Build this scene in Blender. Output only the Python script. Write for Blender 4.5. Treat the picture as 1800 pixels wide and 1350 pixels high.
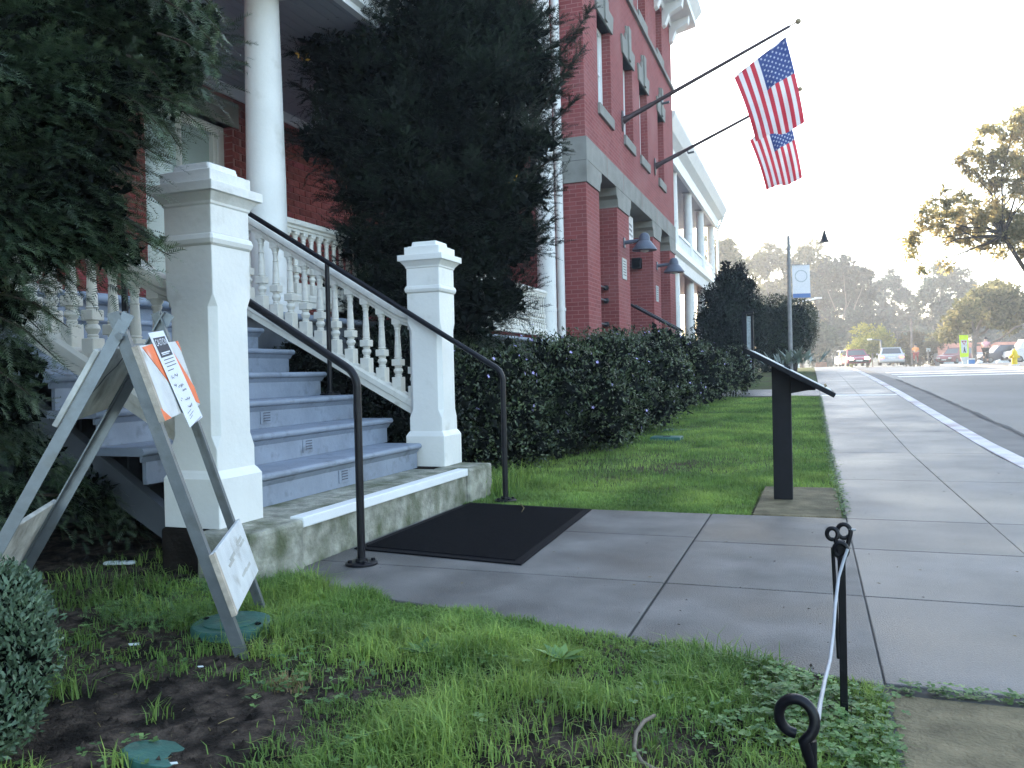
import bpy, bmesh, math, random
import numpy as np
from mathutils import Vector, Matrix

random.seed(7)
rng = np.random.default_rng(11)
SC = bpy.context.scene
for o_ in list(bpy.data.objects):
    bpy.data.objects.remove(o_)
COL = SC.collection
PI = math.pi
rad = math.radians

# ------------------------------------------------------------------ camera
H = 0.95
YAW, PITCH, ROLL = rad(20.049), rad(0.713), rad(-1.3176)
FPX = 1440.0
cy_, sy_ = math.cos(YAW), math.sin(YAW)
CD = np.array([-sy_ * math.cos(PITCH), cy_ * math.cos(PITCH), -math.sin(PITCH)])
_r0 = np.array([cy_, sy_, 0.0]); _u0 = np.cross(_r0, CD)
CR = math.cos(ROLL) * _r0 + math.sin(ROLL) * _u0
CU = -math.sin(ROLL) * _r0 + math.cos(ROLL) * _u0
cam_d = bpy.data.cameras.new('camera'); cam = bpy.data.objects.new('camera', cam_d)
COL.objects.link(cam); SC.camera = cam
cam_d.sensor_width = 36.0; cam_d.lens = FPX / 1800 * 36.0
cam_d.clip_start = 0.05; cam_d.clip_end = 3000
M_ = Matrix.Identity(4)
for i in range(3):
    M_[i][0] = CR[i]; M_[i][1] = CU[i]; M_[i][2] = -CD[i]
M_[0][3], M_[1][3], M_[2][3] = 0, 0, H
cam.matrix_world = M_

# ------------------------------------------------------------------ light
SUN_AZ, SUN_EL = 42.0, 15.0          # degrees left of the street direction, above the horizon
wld = bpy.data.worlds.new('World'); SC.world = wld; wld.use_nodes = True
wn = wld.node_tree
sky = wn.nodes.new('ShaderNodeTexSky'); sky.sky_type = 'NISHITA'; sky.sun_disc = False
sky.sun_elevation = rad(SUN_EL); sky.sun_rotation = rad(-SUN_AZ)
sky.dust_density = 2.5; sky.air_density = 1.0; sky.altitude = 20; sky.ozone_density = .8
wn.links.new(sky.outputs[0], wn.nodes['Background'].inputs[0])
wn.nodes['Background'].inputs[1].default_value = 0.15
sun_l = bpy.data.lights.new('sun', 'SUN'); sun_l.energy = 2.6; sun_l.angle = rad(0.6); sun_l.color = (1, .91, .76)
sun = bpy.data.objects.new('sun', sun_l); COL.objects.link(sun)
sd = Vector((-math.sin(rad(SUN_AZ)) * math.cos(rad(SUN_EL)), math.cos(rad(SUN_AZ)) * math.cos(rad(SUN_EL)), math.sin(rad(SUN_EL))))
sun.rotation_euler = sd.to_track_quat('Z', 'Y').to_euler()
sun.location = (0, 0, 30)
SC.view_settings.view_transform = 'Standard'; SC.view_settings.look = 'None'
SC.view_settings.exposure = 2.82; SC.view_settings.gamma = 1.0
SC.view_settings.use_curve_mapping = False
SC.render.engine = 'CYCLES'
SC.cycles.use_denoising = True
SC.cycles.max_bounces = 6; SC.cycles.diffuse_bounces = 3; SC.cycles.glossy_bounces = 3
SC.cycles.transmission_bounces = 4; SC.cycles.volume_bounces = 0; SC.cycles.transparent_max_bounces = 6

# ------------------------------------------------------------------ placement helpers
def ray(px, py):
    return CD + (px - 900) / FPX * CR - (py - 675) / FPX * CU
def at(px, py, depth):
    v = ray(px, py); return np.array([0, 0, H]) + v * depth
def hit(px, py, ax, val):
    v = ray(px, py); o = np.array([0, 0, H]); return o + v * ((val - o[ax]) / v[ax])
_gy = [-80, 7, 9.5, 12.2, 15, 20, 28, 38, 50, 60, 3000]
_gz = [0, 0, .01, .08, .17, .33, .55, .77, .91, .93, .93]
def g(y):
    return float(np.interp(y, _gy, _gz))
def gv(y):
    return np.interp(y, _gy, _gz)
def vnoise(x, y, s=1.0, seed=0):
    x = np.asarray(x, float) * s + seed * 17.13; y = np.asarray(y, float) * s + seed * 5.71
    xi = np.floor(x).astype(np.int64); yi = np.floor(y).astype(np.int64)
    fx = x - xi; fy = y - yi; fx = fx * fx * (3 - 2 * fx); fy = fy * fy * (3 - 2 * fy)
    def h(a, b):
        n = (a * 374761393 + b * 668265263 + seed * 974711) & 0xffffffff
        n = ((n ^ (n >> 13)) * 1274126177) & 0xffffffff
        return ((n ^ (n >> 16)) & 0xffff) / 65535.0
    return (h(xi, yi) * (1 - fx) + h(xi + 1, yi) * fx) * (1 - fy) + (h(xi, yi + 1) * (1 - fx) + h(xi + 1, yi + 1) * fx) * fy

# ------------------------------------------------------------------ materials
def mat(name, col, rough=.7, var=.15, nscale=8., bump=0., bscale=40., spec=.4, metal=0., attr=None, obj_rand=0., stain=None, emit=None, transl=0., coat=0., detail=6., wet=None):
    m = bpy.data.materials.new(name); m.use_nodes = True
    nt = m.node_tree; N = nt.nodes; L = nt.links
    b = N['Principled BSDF']
    b.inputs['Roughness'].default_value = rough; b.inputs['Metallic'].default_value = metal
    b.inputs['Specular IOR Level'].default_value = spec
    b.inputs['Coat Weight'].default_value = coat
    tc = N.new('ShaderNodeTexCoord')
    nz = N.new('ShaderNodeTexNoise'); nz.inputs['Scale'].default_value = nscale; nz.inputs['Detail'].default_value = detail
    L.new(tc.outputs['Object'], nz.inputs['Vector'])
    rp = N.new('ShaderNodeValToRGB')
    lo = tuple(max(0, c * (1 - var * 1.6)) for c in col[:3]); hi = tuple(c * (1 + var * 1.3) for c in col[:3])
    rp.color_ramp.elements[0].position = .25; rp.color_ramp.elements[1].position = .75
    rp.color_ramp.elements[0].color = (*lo, 1); rp.color_ramp.elements[1].color = (*hi, 1)
    L.new(nz.outputs['Fac'], rp.inputs['Fac'])
    out = rp.outputs['Color']
    if stain:
        sc_, sc_scale, lo_p, hi_p = stain
        n2 = N.new('ShaderNodeTexNoise'); n2.inputs['Scale'].default_value = sc_scale; n2.inputs['Detail'].default_value = 8
        L.new(tc.outputs['Object'], n2.inputs['Vector'])
        r2 = N.new('ShaderNodeMapRange'); r2.inputs['From Min'].default_value = lo_p; r2.inputs['From Max'].default_value = hi_p
        L.new(n2.outputs['Fac'], r2.inputs['Value'])
        mx = N.new('ShaderNodeMix'); mx.data_type = 'RGBA'
        L.new(r2.outputs[0], mx.inputs['Factor']); L.new(out, mx.inputs['A']); mx.inputs['B'].default_value = (*sc_, 1)
        out = mx.outputs['Result']
        if wet:
            rw = N.new('ShaderNodeMapRange'); rw.inputs['To Min'].default_value = rough; rw.inputs['To Max'].default_value = wet
            L.new(r2.outputs[0], rw.inputs['Value']); L.new(rw.outputs[0], b.inputs['Roughness'])
    if attr:
        a = N.new('ShaderNodeAttribute'); a.attribute_name = 'rnd'
        h = N.new('ShaderNodeMapRange'); h.inputs['To Min'].default_value = 1 - attr; h.inputs['To Max'].default_value = 1 + attr
        L.new(a.outputs['Fac'], h.inputs['Value'])
        hs = N.new('ShaderNodeHueSaturation'); L.new(out, hs.inputs['Color']); L.new(h.outputs[0], hs.inputs['Value'])
        h2 = N.new('ShaderNodeMapRange'); h2.inputs['To Min'].default_value = .5 + .05 * attr; h2.inputs['To Max'].default_value = .5 - .06 * attr
        L.new(a.outputs['Fac'], h2.inputs['Value']); L.new(h2.outputs[0], hs.inputs['Hue'])
        out = hs.outputs['Color']
    if obj_rand:
        a = N.new('ShaderNodeObjectInfo')
        h = N.new('ShaderNodeMapRange'); h.inputs['To Min'].default_value = 1 - obj_rand; h.inputs['To Max'].default_value = 1 + obj_rand
        L.new(a.outputs['Random'], h.inputs['Value'])
        hs = N.new('ShaderNodeHueSaturation'); L.new(out, hs.inputs['Color']); L.new(h.outputs[0], hs.inputs['Value'])
        out = hs.outputs['Color']
    L.new(out, b.inputs['Base Color'])
    if bump:
        n3 = N.new('ShaderNodeTexNoise'); n3.inputs['Scale'].default_value = bscale; n3.inputs['Detail'].default_value = 8
        L.new(tc.outputs['Object'], n3.inputs['Vector'])
        bp = N.new('ShaderNodeBump'); bp.inputs['Strength'].default_value = bump; bp.inputs['Distance'].default_value = .02
        L.new(n3.outputs['Fac'], bp.inputs['Height']); L.new(bp.outputs['Normal'], b.inputs['Normal'])
    if emit:
        b.inputs['Emission Color'].default_value = (*emit[:3], 1); b.inputs['Emission Strength'].default_value = emit[3]
    if transl:
        t = N.new('ShaderNodeBsdfTranslucent'); L.new(out, t.inputs['Color'])
        ms = N.new('ShaderNodeMixShader'); ms.inputs[0].default_value = transl
        L.new(b.outputs[0], ms.inputs[1]); L.new(t.outputs[0], ms.inputs[2])
        L.new(ms.outputs[0], N['Material Output'].inputs['Surface'])
    return m

M = {}
M['white_paint'] = mat('white_paint', (.76, .745, .70), .45, .05, 3, .12, 30, stain=((.40, .37, .29), 4, .60, .92), detail=9.)
M['baluster_paint'] = mat('baluster_paint', (.74, .71, .63), .5, .07, 6, .12, 40, stain=((.34, .31, .24), 9, .56, .88), detail=9.)
M['blue_grey_paint'] = mat('blue_grey_paint', (.235, .268, .325), .55, .12, 5, .15, 25, stain=((.11, .12, .135), 10, .54, .8), detail=9.)
M['white_trim'] = mat('white_trim', (.80, .80, .78), .5, .04, 4)
M['ceiling_paint'] = mat('ceiling_paint', (.42, .43, .46), .6, .04, 2)
M['brick'] = mat('brick', (.27, .068, .06), .85, .2, 14, .4, 60, spec=.2, obj_rand=.22, stain=((.36, .16, .14), 8, .6, .9))
M['brick_mass'] = mat('brick_mass', (.27, .068, .06), .85, .2, 14, .4, 60, spec=.2, attr=.22, stain=((.36, .16, .14), 8, .6, .9))
M['mortar'] = mat('mortar', (.36, .17, .15), .9, .12, 20, .3, 60, spec=.2)
M['stone'] = mat('stone', (.275, .268, .240), .85, .10, 4, .2, 40, spec=.15, stain=((.17, .165, .145), 2, .52, .8), detail=10.)
M['concrete'] = mat('concrete', (.150, .141, .131), .60, .30, 3.0, .5, 170, spec=.42, stain=((.064, .060, .057), 1.4, .44, .64), detail=11., wet=.36)
M['old_concrete'] = mat('old_concrete', (.20, .165, .10), .85, .28, 9, .6, 80, spec=.2, stain=((.10, .085, .05), 3, .46, .66), detail=11.)
M['walk'] = mat('walk', (.112, .109, .107), .50, .28, 2.0, .35, 170, spec=.42, stain=((.066, .064, .063), .9, .42, .66), obj_rand=.12, detail=11., wet=.34)
M['step_concrete'] = mat('step_concrete', (.33, .32, .26), .9, .3, 12, .5, 50, spec=.15, stain=((.11, .12, .07), 5, .44, .66), detail=10.)
M['joint'] = mat('joint', (.085, .08, .075), .95, .3, 6)
M['dark_joint'] = mat('dark_joint', (.03, .03, .028), .95, .2, 20)
M['shaded_footing'] = mat('shaded_footing', (.022, .018, .015), .95, .3, 8, .5, 40, spec=.05)  # dark masonry, with the shade under the newel put into its colour
M['asphalt'] = mat('asphalt', (.066, .067, .070), .50, .22, .7, .35, 200, spec=.5, stain=((.04, .04, .043), .5, .46, .7), detail=11.)
M['gutter'] = mat('gutter', (.13, .12, .11), .7, .2, 2, .2, 90)
M['kerb_paint'] = mat('kerb_paint', (.62, .58, .57), .7, .15, 3, .25, 80, stain=((.36, .25, .245), 1.6, .52, .70), detail=10.)
M['line_paint'] = mat('line_paint', (.66, .66, .66), .6, .1, 6, stain=((.22, .22, .23), 6, .58, .8))
M['soil'] = mat('soil', (.075, .056, .043), .95, .6, 22, 1.0, 90, spec=.12, stain=((.018, .014, .011), 6, .47, .60), detail=12.)
M['grass_ground'] = mat('grass_ground', (.075, .10, .03), .95, .3, 5, .6, 50, spec=.1, stain=((.07, .052, .036), 1.2, .5, .62))
M['far_ground'] = mat('far_ground', (.12, .12, .115), .8, .15, .05)
M['grass'] = mat('grass', (.205, .325, .075), .5, .28, 2.2, attr=.5, spec=.3, transl=.42)
M['clover'] = mat('clover', (.115, .215, .066), .5, .2, 6, attr=.42, spec=.3, transl=.28)
M['yew'] = mat('yew', (.048, .080, .040), .40, .3, 3.0, attr=.75, spec=.45, transl=.12)
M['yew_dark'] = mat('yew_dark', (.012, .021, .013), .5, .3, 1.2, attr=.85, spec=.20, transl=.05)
M['shade_fill'] = mat('shade_fill', (.008, .010, .008), 1., .3, 6, spec=.02)  # near-black filler for foliage cores; their inner shade is put into the colour
M['bark'] = mat('bark', (.045, .034, .027), .9, .3, 10, .6, 40, spec=.1)
M['grey_bark'] = mat('grey_bark', (.20, .17, .15), .9, .25, 3, .5, 20)
M['hedge'] = mat('hedge', (.052, .078, .030), .38, .3, 3.5, attr=.65, spec=.45, transl=.18)
M['flower'] = mat('flower', (.42, .36, .62), .6, .1)
M['black_metal'] = mat('black_metal', (.006, .006, .009), .38, .2, 20, .05, 40, spec=.28)
M['black_wood'] = mat('black_wood', (.008, .008, .011), .55, .2, 12, .1, 30, spec=.2)
M['rubber'] = mat('rubber', (.005, .005, .007), .8, .2, 30, .3, 300, spec=.10)
M['galv'] = mat('galv', (.165, .182, .195), .42, .10, 20, .06, 60, metal=.6, stain=((.12, .12, .105), 16, .56, .85))
M['board_white'] = mat('board_white', (.62, .63, .62), .5, .10, 12, .1, 40, stain=((.30, .27, .22), 11, .58, .8), detail=9.)
M['board_wood'] = mat('board_wood', (.42, .36, .29), .8, .2, 20, .3, 60)
M['board_back'] = mat('board_back', (.46, .45, .41), .75, .2, 12, .3, 30, stain=((.14, .13, .11), 7, .52, .75))
M['orange'] = mat('orange', (.86, .17, .045), .45, .10, 14, stain=((.80, .55, .48), 9, .60, .8))
M['paper'] = mat('paper', (.74, .76, .82), .6, .03, 5)
M['ink'] = mat('ink', (.03, .032, .05), .6, .1)
M['green_plastic'] = mat('green_plastic', (.035, .12, .095), .5, .2, 20, .2, 60, stain=((.05, .07, .05), 10, .55, .75))
M['glass'] = mat('glass', (.05, .06, .07), .05, .05, 3, spec=.8)
M['blind'] = mat('blind', (.45, .53, .49), .6, .04, 3)
M['pole_dark'] = mat('pole_dark', (.05, .028, .030), .45, .2, 12)
M['flag_red'] = mat('flag_red', (.58, .045, .07), .7, .05, 5, transl=.45)
M['flag_white'] = mat('flag_white', (.80, .80, .80), .7, .03, 5, transl=.45)
M['flag_blue'] = mat('flag_blue', (.045, .075, .24), .7, .05, 5, transl=.4)
M['lamp_blue'] = mat('lamp_blue', (.10, .115, .15), .45, .1, 10)
M['bulb'] = mat('bulb', (.6, .6, .58), .3, .02)
M['plaque'] = mat('plaque', (.40, .44, .44), .5, .2, 30)
M['gold'] = mat('gold', (.35, .27, .16), .4, .1, metal=.5)
M['pole_grey'] = mat('pole_grey', (.26, .255, .25), .7, .15, 5)
M['banner'] = mat('banner', (.82, .82, .83), .7, .02, transl=.3)
M['banner_blue'] = mat('banner_blue', (.12, .2, .4), .7, .02)
M['far_green'] = mat('far_green', (.052, .078, .050), .7, .3, .12, attr=.6, transl=.25, spec=.1)
M['far_grey_green'] = mat('far_grey_green', (.042, .064, .055), .7, .3, .1, attr=.6, transl=.2, spec=.1)
M['far_gold'] = mat('far_gold', (.16, .155, .07), .7, .3, .12, attr=.6, transl=.45, spec=.1)
M['euc'] = mat('euc', (.33, .285, .13), .6, .3, .5, attr=.5, transl=.6, spec=.15)
M['yellow_bush'] = mat('yellow_bush', (.28, .28, .06), .7, .25, .4, attr=.5, transl=.4, spec=.15)
M['brown_bush'] = mat('brown_bush', (.13, .105, .055), .7, .25, .4, attr=.5, transl=.3, spec=.15)
M['topiary'] = mat('topiary', (.030, .045, .020), .6, .3, 1.2, attr=.5, transl=.1, spec=.2)
M['agave'] = mat('agave', (.22, .27, .22), .5, .15, 3, attr=.3)
M['car_red'] = mat('car_red', (.25, .04, .07), .25, .03, coat=.5)
M['car_silver'] = mat('car_silver', (.45, .47, .50), .3, .03, metal=.3, coat=.4)
M['car_dark'] = mat('car_dark', (.07, .08, .11), .25, .03, coat=.5)
M['car_white'] = mat('car_white', (.75, .75, .74), .3, .03, coat=.4)
M['car_maroon'] = mat('car_maroon', (.20, .035, .04), .25, .03, coat=.5)
M['tyre'] = mat('tyre', (.015, .015, .016), .8, .1)
M['headlight'] = mat('headlight', (.9, .85, .75), .3, .02, emit=(1, .86, .66, 9))
M['taillight'] = mat('taillight', (.5, .02, .02), .3, .02, emit=(1, .1, .05, 1.5))
M['terracotta'] = mat('terracotta', (.46, .18, .11), .8, .15, 1.)
M['fluoro'] = mat('fluoro', (.66, .80, .03), .5, .03)
M['sign_red'] = mat('sign_red', (.45, .05, .07), .5, .03)
M['hydrant_yellow'] = mat('hydrant_yellow', (.72, .52, .03), .45, .06, 6)
M['skin'] = mat('skin', (.42, .25, .18), .6, .05)
M['cloth_black'] = mat('cloth_black', (.02, .02, .025), .8, .1)
M['cloth_pink'] = mat('cloth_pink', (.62, .30, .30), .8, .1)
M['cloth_white'] = mat('cloth_white', (.72, .70, .68), .8, .1)
M['cloth_orange'] = mat('cloth_orange', (.75, .26, .06), .8, .1)
M['cloth_red'] = mat('cloth_red', (.32, .05, .05), .8, .1)
M['cooler_blue'] = mat('cooler_blue', (.08, .22, .5), .5, .05)
M['wire_grey'] = mat('wire_grey', (.36, .37, .39), .45, .1, 20)
M['litter'] = mat('litter', (.62, .66, .64), .6, .06, 20)
M['hose'] = mat('hose', (.15, .12, .09), .7, .2, 20)
M['dry_grass'] = mat('dry_grass', (.30, .22, .10), .7, .2, 6, attr=.3, transl=.3)
M['dark_inside'] = mat('dark_inside', (.03, .03, .035), .8, .2)
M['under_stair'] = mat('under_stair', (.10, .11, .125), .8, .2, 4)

# brick courses too far or foreshortened to pick apart
def brick_tex_mat(name, swap):
    m = bpy.data.materials.new(name); m.use_nodes = True
    nt = m.node_tree; N = nt.nodes; L = nt.links; b = N['Principled BSDF']
    tc = N.new('ShaderNodeTexCoord'); sp = N.new('ShaderNodeSeparateXYZ'); cb = N.new('ShaderNodeCombineXYZ')
    L.new(tc.outputs['Object'], sp.inputs[0])
    L.new(sp.outputs['X' if swap else 'Y'], cb.inputs['X']); L.new(sp.outputs['Z'], cb.inputs['Y'])
    bt = N.new('ShaderNodeTexBrick'); L.new(cb.outputs[0], bt.inputs['Vector'])
    bt.inputs['Scale'].default_value = 1; bt.inputs['Brick Width'].default_value = .26; bt.inputs['Row Height'].default_value = .085
    bt.inputs['Mortar Size'].default_value = .007; bt.inputs['Color1'].default_value = (.285, .072, .068, 1)
    bt.inputs['Color2'].default_value = (.225, .056, .054, 1); bt.inputs['Mortar'].default_value = (.33, .15, .14, 1)
    nz = N.new('ShaderNodeTexNoise'); nz.inputs['Scale'].default_value = .9; nz.inputs['Detail'].default_value = 8
    L.new(tc.outputs['Object'], nz.inputs['Vector'])
    mx = N.new('ShaderNodeMix'); mx.data_type = 'RGBA'; mx.blend_type = 'MIX'
    mr = N.new('ShaderNodeMapRange'); mr.inputs['From Min'].default_value = .5; mr.inputs['From Max'].default_value = .8; mr.inputs['To Max'].default_value = .5
    L.new(nz.outputs['Fac'], mr.inputs[0]); L.new(mr.outputs[0], mx.inputs['Factor'])
    L.new(bt.outputs['Color'], mx.inputs['A']); mx.inputs['B'].default_value = (.36, .17, .16, 1)
    L.new(mx.outputs['Result'], b.inputs['Base Color']); b.inputs['Roughness'].default_value = .85
    b.inputs['Specular IOR Level'].default_value = .2
    bp = N.new('ShaderNodeBump'); bp.inputs['Strength'].default_value = .6; bp.inputs['Distance'].default_value = .01; bp.invert = True
    L.new(bt.outputs['Fac'], bp.inputs['Height']); L.new(bp.outputs['Normal'], b.inputs['Normal'])
    return m
M['brick_front'] = brick_tex_mat('brick_front', False)
M['brick_side'] = brick_tex_mat('brick_side', True)

# ------------------------------------------------------------------ mesh helpers
def tag(o, label=None, cat=None, group=None, kind=None):
    if label: o['label'] = label
    if cat: o['category'] = cat
    if group: o['group'] = group
    if kind: o['kind'] = kind
    return o
def empty(name, loc=(0, 0, 0), label=None, cat=None, group=None, kind=None):
    o = bpy.data.objects.new(name, None); COL.objects.link(o); o.location = loc
    o.empty_display_size = .1
    return tag(o, label, cat, group, kind)

class MB:
    def __init__(s):
        s.v = []; s.f = []; s.mi = []; s.cur = 0
    def mat(s, i):
        s.cur = i; return s
    def add(s, vs, fs):
        b = len(s.v); s.v.extend([tuple(map(float, p)) for p in vs])
        for f in fs:
            s.f.append(tuple(b + i for i in f)); s.mi.append(s.cur)
        return s
    def box(s, lo, hi):
        (x0, y0, z0), (x1, y1, z1) = lo, hi
        return s.add([(x0, y0, z0), (x1, y0, z0), (x1, y1, z0), (x0, y1, z0), (x0, y0, z1), (x1, y0, z1), (x1, y1, z1), (x0, y1, z1)],
                     [(3, 2, 1, 0), (4, 5, 6, 7), (0, 1, 5, 4), (1, 2, 6, 5), (2, 3, 7, 6), (3, 0, 4, 7)])
    def cbox(s, c, d):
        return s.box([c[i] - d[i] / 2 for i in range(3)], [c[i] + d[i] / 2 for i in range(3)])
    def hexa(s, p):     # 8 points: bottom ring then top ring
        return s.add(p, [(3, 2, 1, 0), (4, 5, 6, 7), (0, 1, 5, 4), (1, 2, 6, 5), (2, 3, 7, 6), (3, 0, 4, 7)])
    def slabq(s, q, n, t):   # quad q (4 pts) thickened by t along n
        n = np.asarray(n, float); n = n / np.linalg.norm(n) * t
        return s.hexa([np.asarray(p) for p in q] + [np.asarray(p) + n for p in q])
    def loft(s, rings, cap=True):
        n = len(rings[0]); vs = [p for r in rings for p in r]; fs = []
        for k in range(len(rings) - 1):
            for i in range(n):
                j = (i + 1) % n
                fs.append((k * n + i, k * n + j, (k + 1) * n + j, (k + 1) * n + i))
        if cap:
            fs.append(tuple(range(n - 1, -1, -1))); fs.append(tuple((len(rings) - 1) * n + i for i in range(n)))
        return s.add(vs, fs)
    def lathe(s, prof, n=16, c=(0, 0, 0)):
        return s.loft([[(c[0] + r * math.cos(2 * PI * i / n), c[1] + r * math.sin(2 * PI * i / n), c[2] + z) for i in range(n)] for z, r in prof])
    def square(s, prof, c=(0, 0, 0)):     # profile (z, halfwidth, chamfer)
        rings = []
        for z, w, ch in prof:
            a = w - ch
            pts = [(w, -a), (w, a), (a, w), (-a, w), (-w, a), (-w, -a), (-a, -w), (a, -w)]
            rings.append([(c[0] + x, c[1] + y, c[2] + z) for x, y in pts])
        return s.loft(rings)
    def tube(s, path, r, n=10, cap=True):
        path = [Vector(p) for p in path]; rs = r if isinstance(r, (list, tuple)) else [r] * len(path)
        rings = []; up = Vector((0, 0, 1)); prev = None
        for i, p in enumerate(path):
            t = (path[min(i + 1, len(path) - 1)] - path[max(i - 1, 0)]).normalized()
            if prev is None:
                a = up if abs(t.dot(up)) < .9 else Vector((1, 0, 0)); u = t.cross(a).normalized()
            else:
                u = (prev - t * prev.dot(t)).normalized()
            prev = u; w = t.cross(u)
            rings.append([tuple(p + (u * math.cos(2 * PI * k / n) + w * math.sin(2 * PI * k / n)) * rs[i]) for k in range(n)])
        return s.loft(rings, cap)
    def prism(s, poly, ax, a, b):   # polygon in the two other axes (cyclic order) extruded along axis ax
        def mk(p, w):
            q = [0, 0, 0]; o = [i for i in range(3) if i != ax]; q[o[0]], q[o[1]] = p; q[ax] = w; return q
        n = len(poly); vs = [mk(p, a) for p in poly] + [mk(p, b) for p in poly]
        fs = [tuple(range(n)), tuple(range(2 * n - 1, n - 1, -1))] + [(i, n + i, n + (i + 1) % n, (i + 1) % n) for i in range(n)]
        return s.add(vs, fs)
    def mesh(s, name, mats, smooth=False, fix=True):
        me = bpy.data.meshes.new(name); me.from_pydata(s.v, [], s.f)
        for m in (mats if isinstance(mats, (list, tuple)) else [mats]): me.materials.append(m)
        if len(me.polygons): me.polygons.foreach_set('material_index', s.mi)
        if fix:
            bm = bmesh.new(); bm.from_mesh(me); bmesh.ops.recalc_face_normals(bm, faces=bm.faces); bm.to_mesh(me); bm.free()
        if smooth:
            me.polygons.foreach_set('use_smooth', [True] * len(me.polygons))
            if smooth != 'all': me.set_sharp_from_angle(angle=rad(smooth if smooth is not True else 40))
        me.update(); return me
    def build(s, name, mats, parent=None, smooth=False, bevel=0, fix=True):
        o = bpy.data.objects.new(name, s.mesh(name, mats, smooth, fix)); COL.objects.link(o)
        if parent is not None: attach(o, parent)
        if bevel:
            md = o.modifiers.new('bevel', 'BEVEL'); md.width = bevel; md.segments = 2; md.limit_method = 'ANGLE'; md.angle_limit = rad(40)
        return o
def attach(o, parent):          # world-space geometry under a parent that is placed by location only
    o.parent = parent
    w = Vector((0, 0, 0)); p = parent
    while p is not None:
        w += p.location; p = p.parent
    o.location = o.location - w
    return o
def inst(name, me, loc, parent=None, rotz=0, scale=None):
    o = bpy.data.objects.new(name, me); COL.objects.link(o); o.location = loc; o.rotation_euler = (0, 0, rotz)
    if scale is not None: o.scale = scale
    if parent is not None: attach(o, parent)
    return o
def copy_tree(o, parent=None):
    c = o.copy(); COL.objects.link(c)
    if parent is not None: c.parent = parent
    for ch in list(o.children): copy_tree(ch, c)
    return c

def raw_mesh(name, V, quads, material, rnd=None, parent=None, kind=None, smooth=False):
    V = np.asarray(V, np.float32); quads = np.asarray(quads, np.int32); k = quads.shape[1]
    me = bpy.data.meshes.new(name)
    me.vertices.add(len(V)); me.vertices.foreach_set('co', V.ravel())
    me.loops.add(quads.size); me.loops.foreach_set('vertex_index', quads.ravel())
    me.polygons.add(len(quads)); me.polygons.foreach_set('loop_start', np.arange(0, quads.size, k, dtype=np.int32))
    me.update(calc_edges=True)
    if rnd is not None:
        a = me.attributes.new('rnd', 'FLOAT', 'FACE'); a.data.foreach_set('value', np.asarray(rnd, np.float32))
    me.materials.append(material)
    o = bpy.data.objects.new(name, me); COL.objects.link(o)
    if parent is not None: attach(o, parent)
    if kind: o['kind'] = kind
    return o
def unit(a):
    return a / np.maximum(np.linalg.norm(a, axis=-1, keepdims=True), 1e-9)
def leaf_quads(P, D, N, L, W):
    """diamond leaves: base P, direction D, normal N, length L, width W (arrays)"""
    S = unit(np.cross(D, N)); L = np.asarray(L)[:, None]; W = np.asarray(W)[:, None]
    mid = P + D * L * .5 + N * L * .06
    V = np.stack([P, mid + S * W * .5, P + D * L, mid - S * W * .5], 1).reshape(-1, 3)
    F = np.arange(len(P) * 4).reshape(-1, 4)
    return V, F
def rand_dirs(n):
    return unit(rng.normal(size=(n, 3)))
def sprigs(P, D, length, needles, nl, nw, ref=None, bright=0.):
    """flat two-ranked needle sprays growing from P along D"""
    n = len(P)
    if ref is None: ref = rand_dirs(n) * .6 + np.array([0, 0, 1.0])
    S = unit(np.cross(D, ref)); U = unit(np.cross(S, D))
    Ls = length * rng.uniform(.6, 1.25, n)
    t = (np.arange(needles) + .5) / needles
    base = P[:, None, :] + D[:, None, :] * (Ls[:, None] * t[None])[:, :, None] - U[:, None, :] * (Ls[:, None] * t[None] ** 2 * .18)[:, :, None]
    sgn = np.where(np.arange(needles) % 2 == 0, 1., -1.)
    nd = unit(D[:, None, :] * .62 + S[:, None, :] * sgn[None, :, None] * .8 + U[:, None, :] * rng.uniform(-.2, .4, (n, needles, 1)))
    ln = nl * rng.uniform(.75, 1.15, (n, needles)) * (1 - .45 * t[None] ** 3)
    b = base.reshape(-1, 3); d = nd.reshape(-1, 3); u = np.repeat(U, needles, 0); s = unit(np.cross(d, u)) * (nw * .5)
    V = np.stack([b - s, b + s, b + d * ln.ravel()[:, None]], 1).reshape(-1, 3)
    F = np.arange(len(b) * 3).reshape(-1, 3)
    r = rng.uniform(0, .7, n)[:, None] + .42 * t[None] ** 1.5 + rng.uniform(-.1, .1, (n, needles)) + bright
    return V, F, np.clip(r, 0, 1).ravel()
def branchlets(P, D, L, k, slen, needles, nl, nw, bright=0.):
    """fans of sprigs: k side sprigs along each branchlet, all roughly in one plane"""
    n = len(P); ref = rand_dirs(n) * .45 + np.array([0, 0, 1.0]); S = unit(np.cross(D, ref)); U = unit(np.cross(S, D))
    t = (np.arange(k) + 1.) / k; Lr = L * rng.uniform(.6, 1.3, n)
    sg = np.where(np.arange(k) % 2 == 0, 1., -1.); sg[-1] = 0
    p = P[:, None, :] + D[:, None, :] * (Lr[:, None] * t[None])[:, :, None] - np.array([0, 0, 1.]) * (Lr[:, None] * t[None] ** 2 * .22)[:, :, None]
    d = unit(D[:, None, :] * .75 + S[:, None, :] * sg[None, :, None] * .62 + rng.normal(0, .13, (n, k, 3)))
    return sprigs(p.reshape(-1, 3), d.reshape(-1, 3), slen, needles, nl, nw, np.repeat(U, k, 0), bright)
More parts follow.
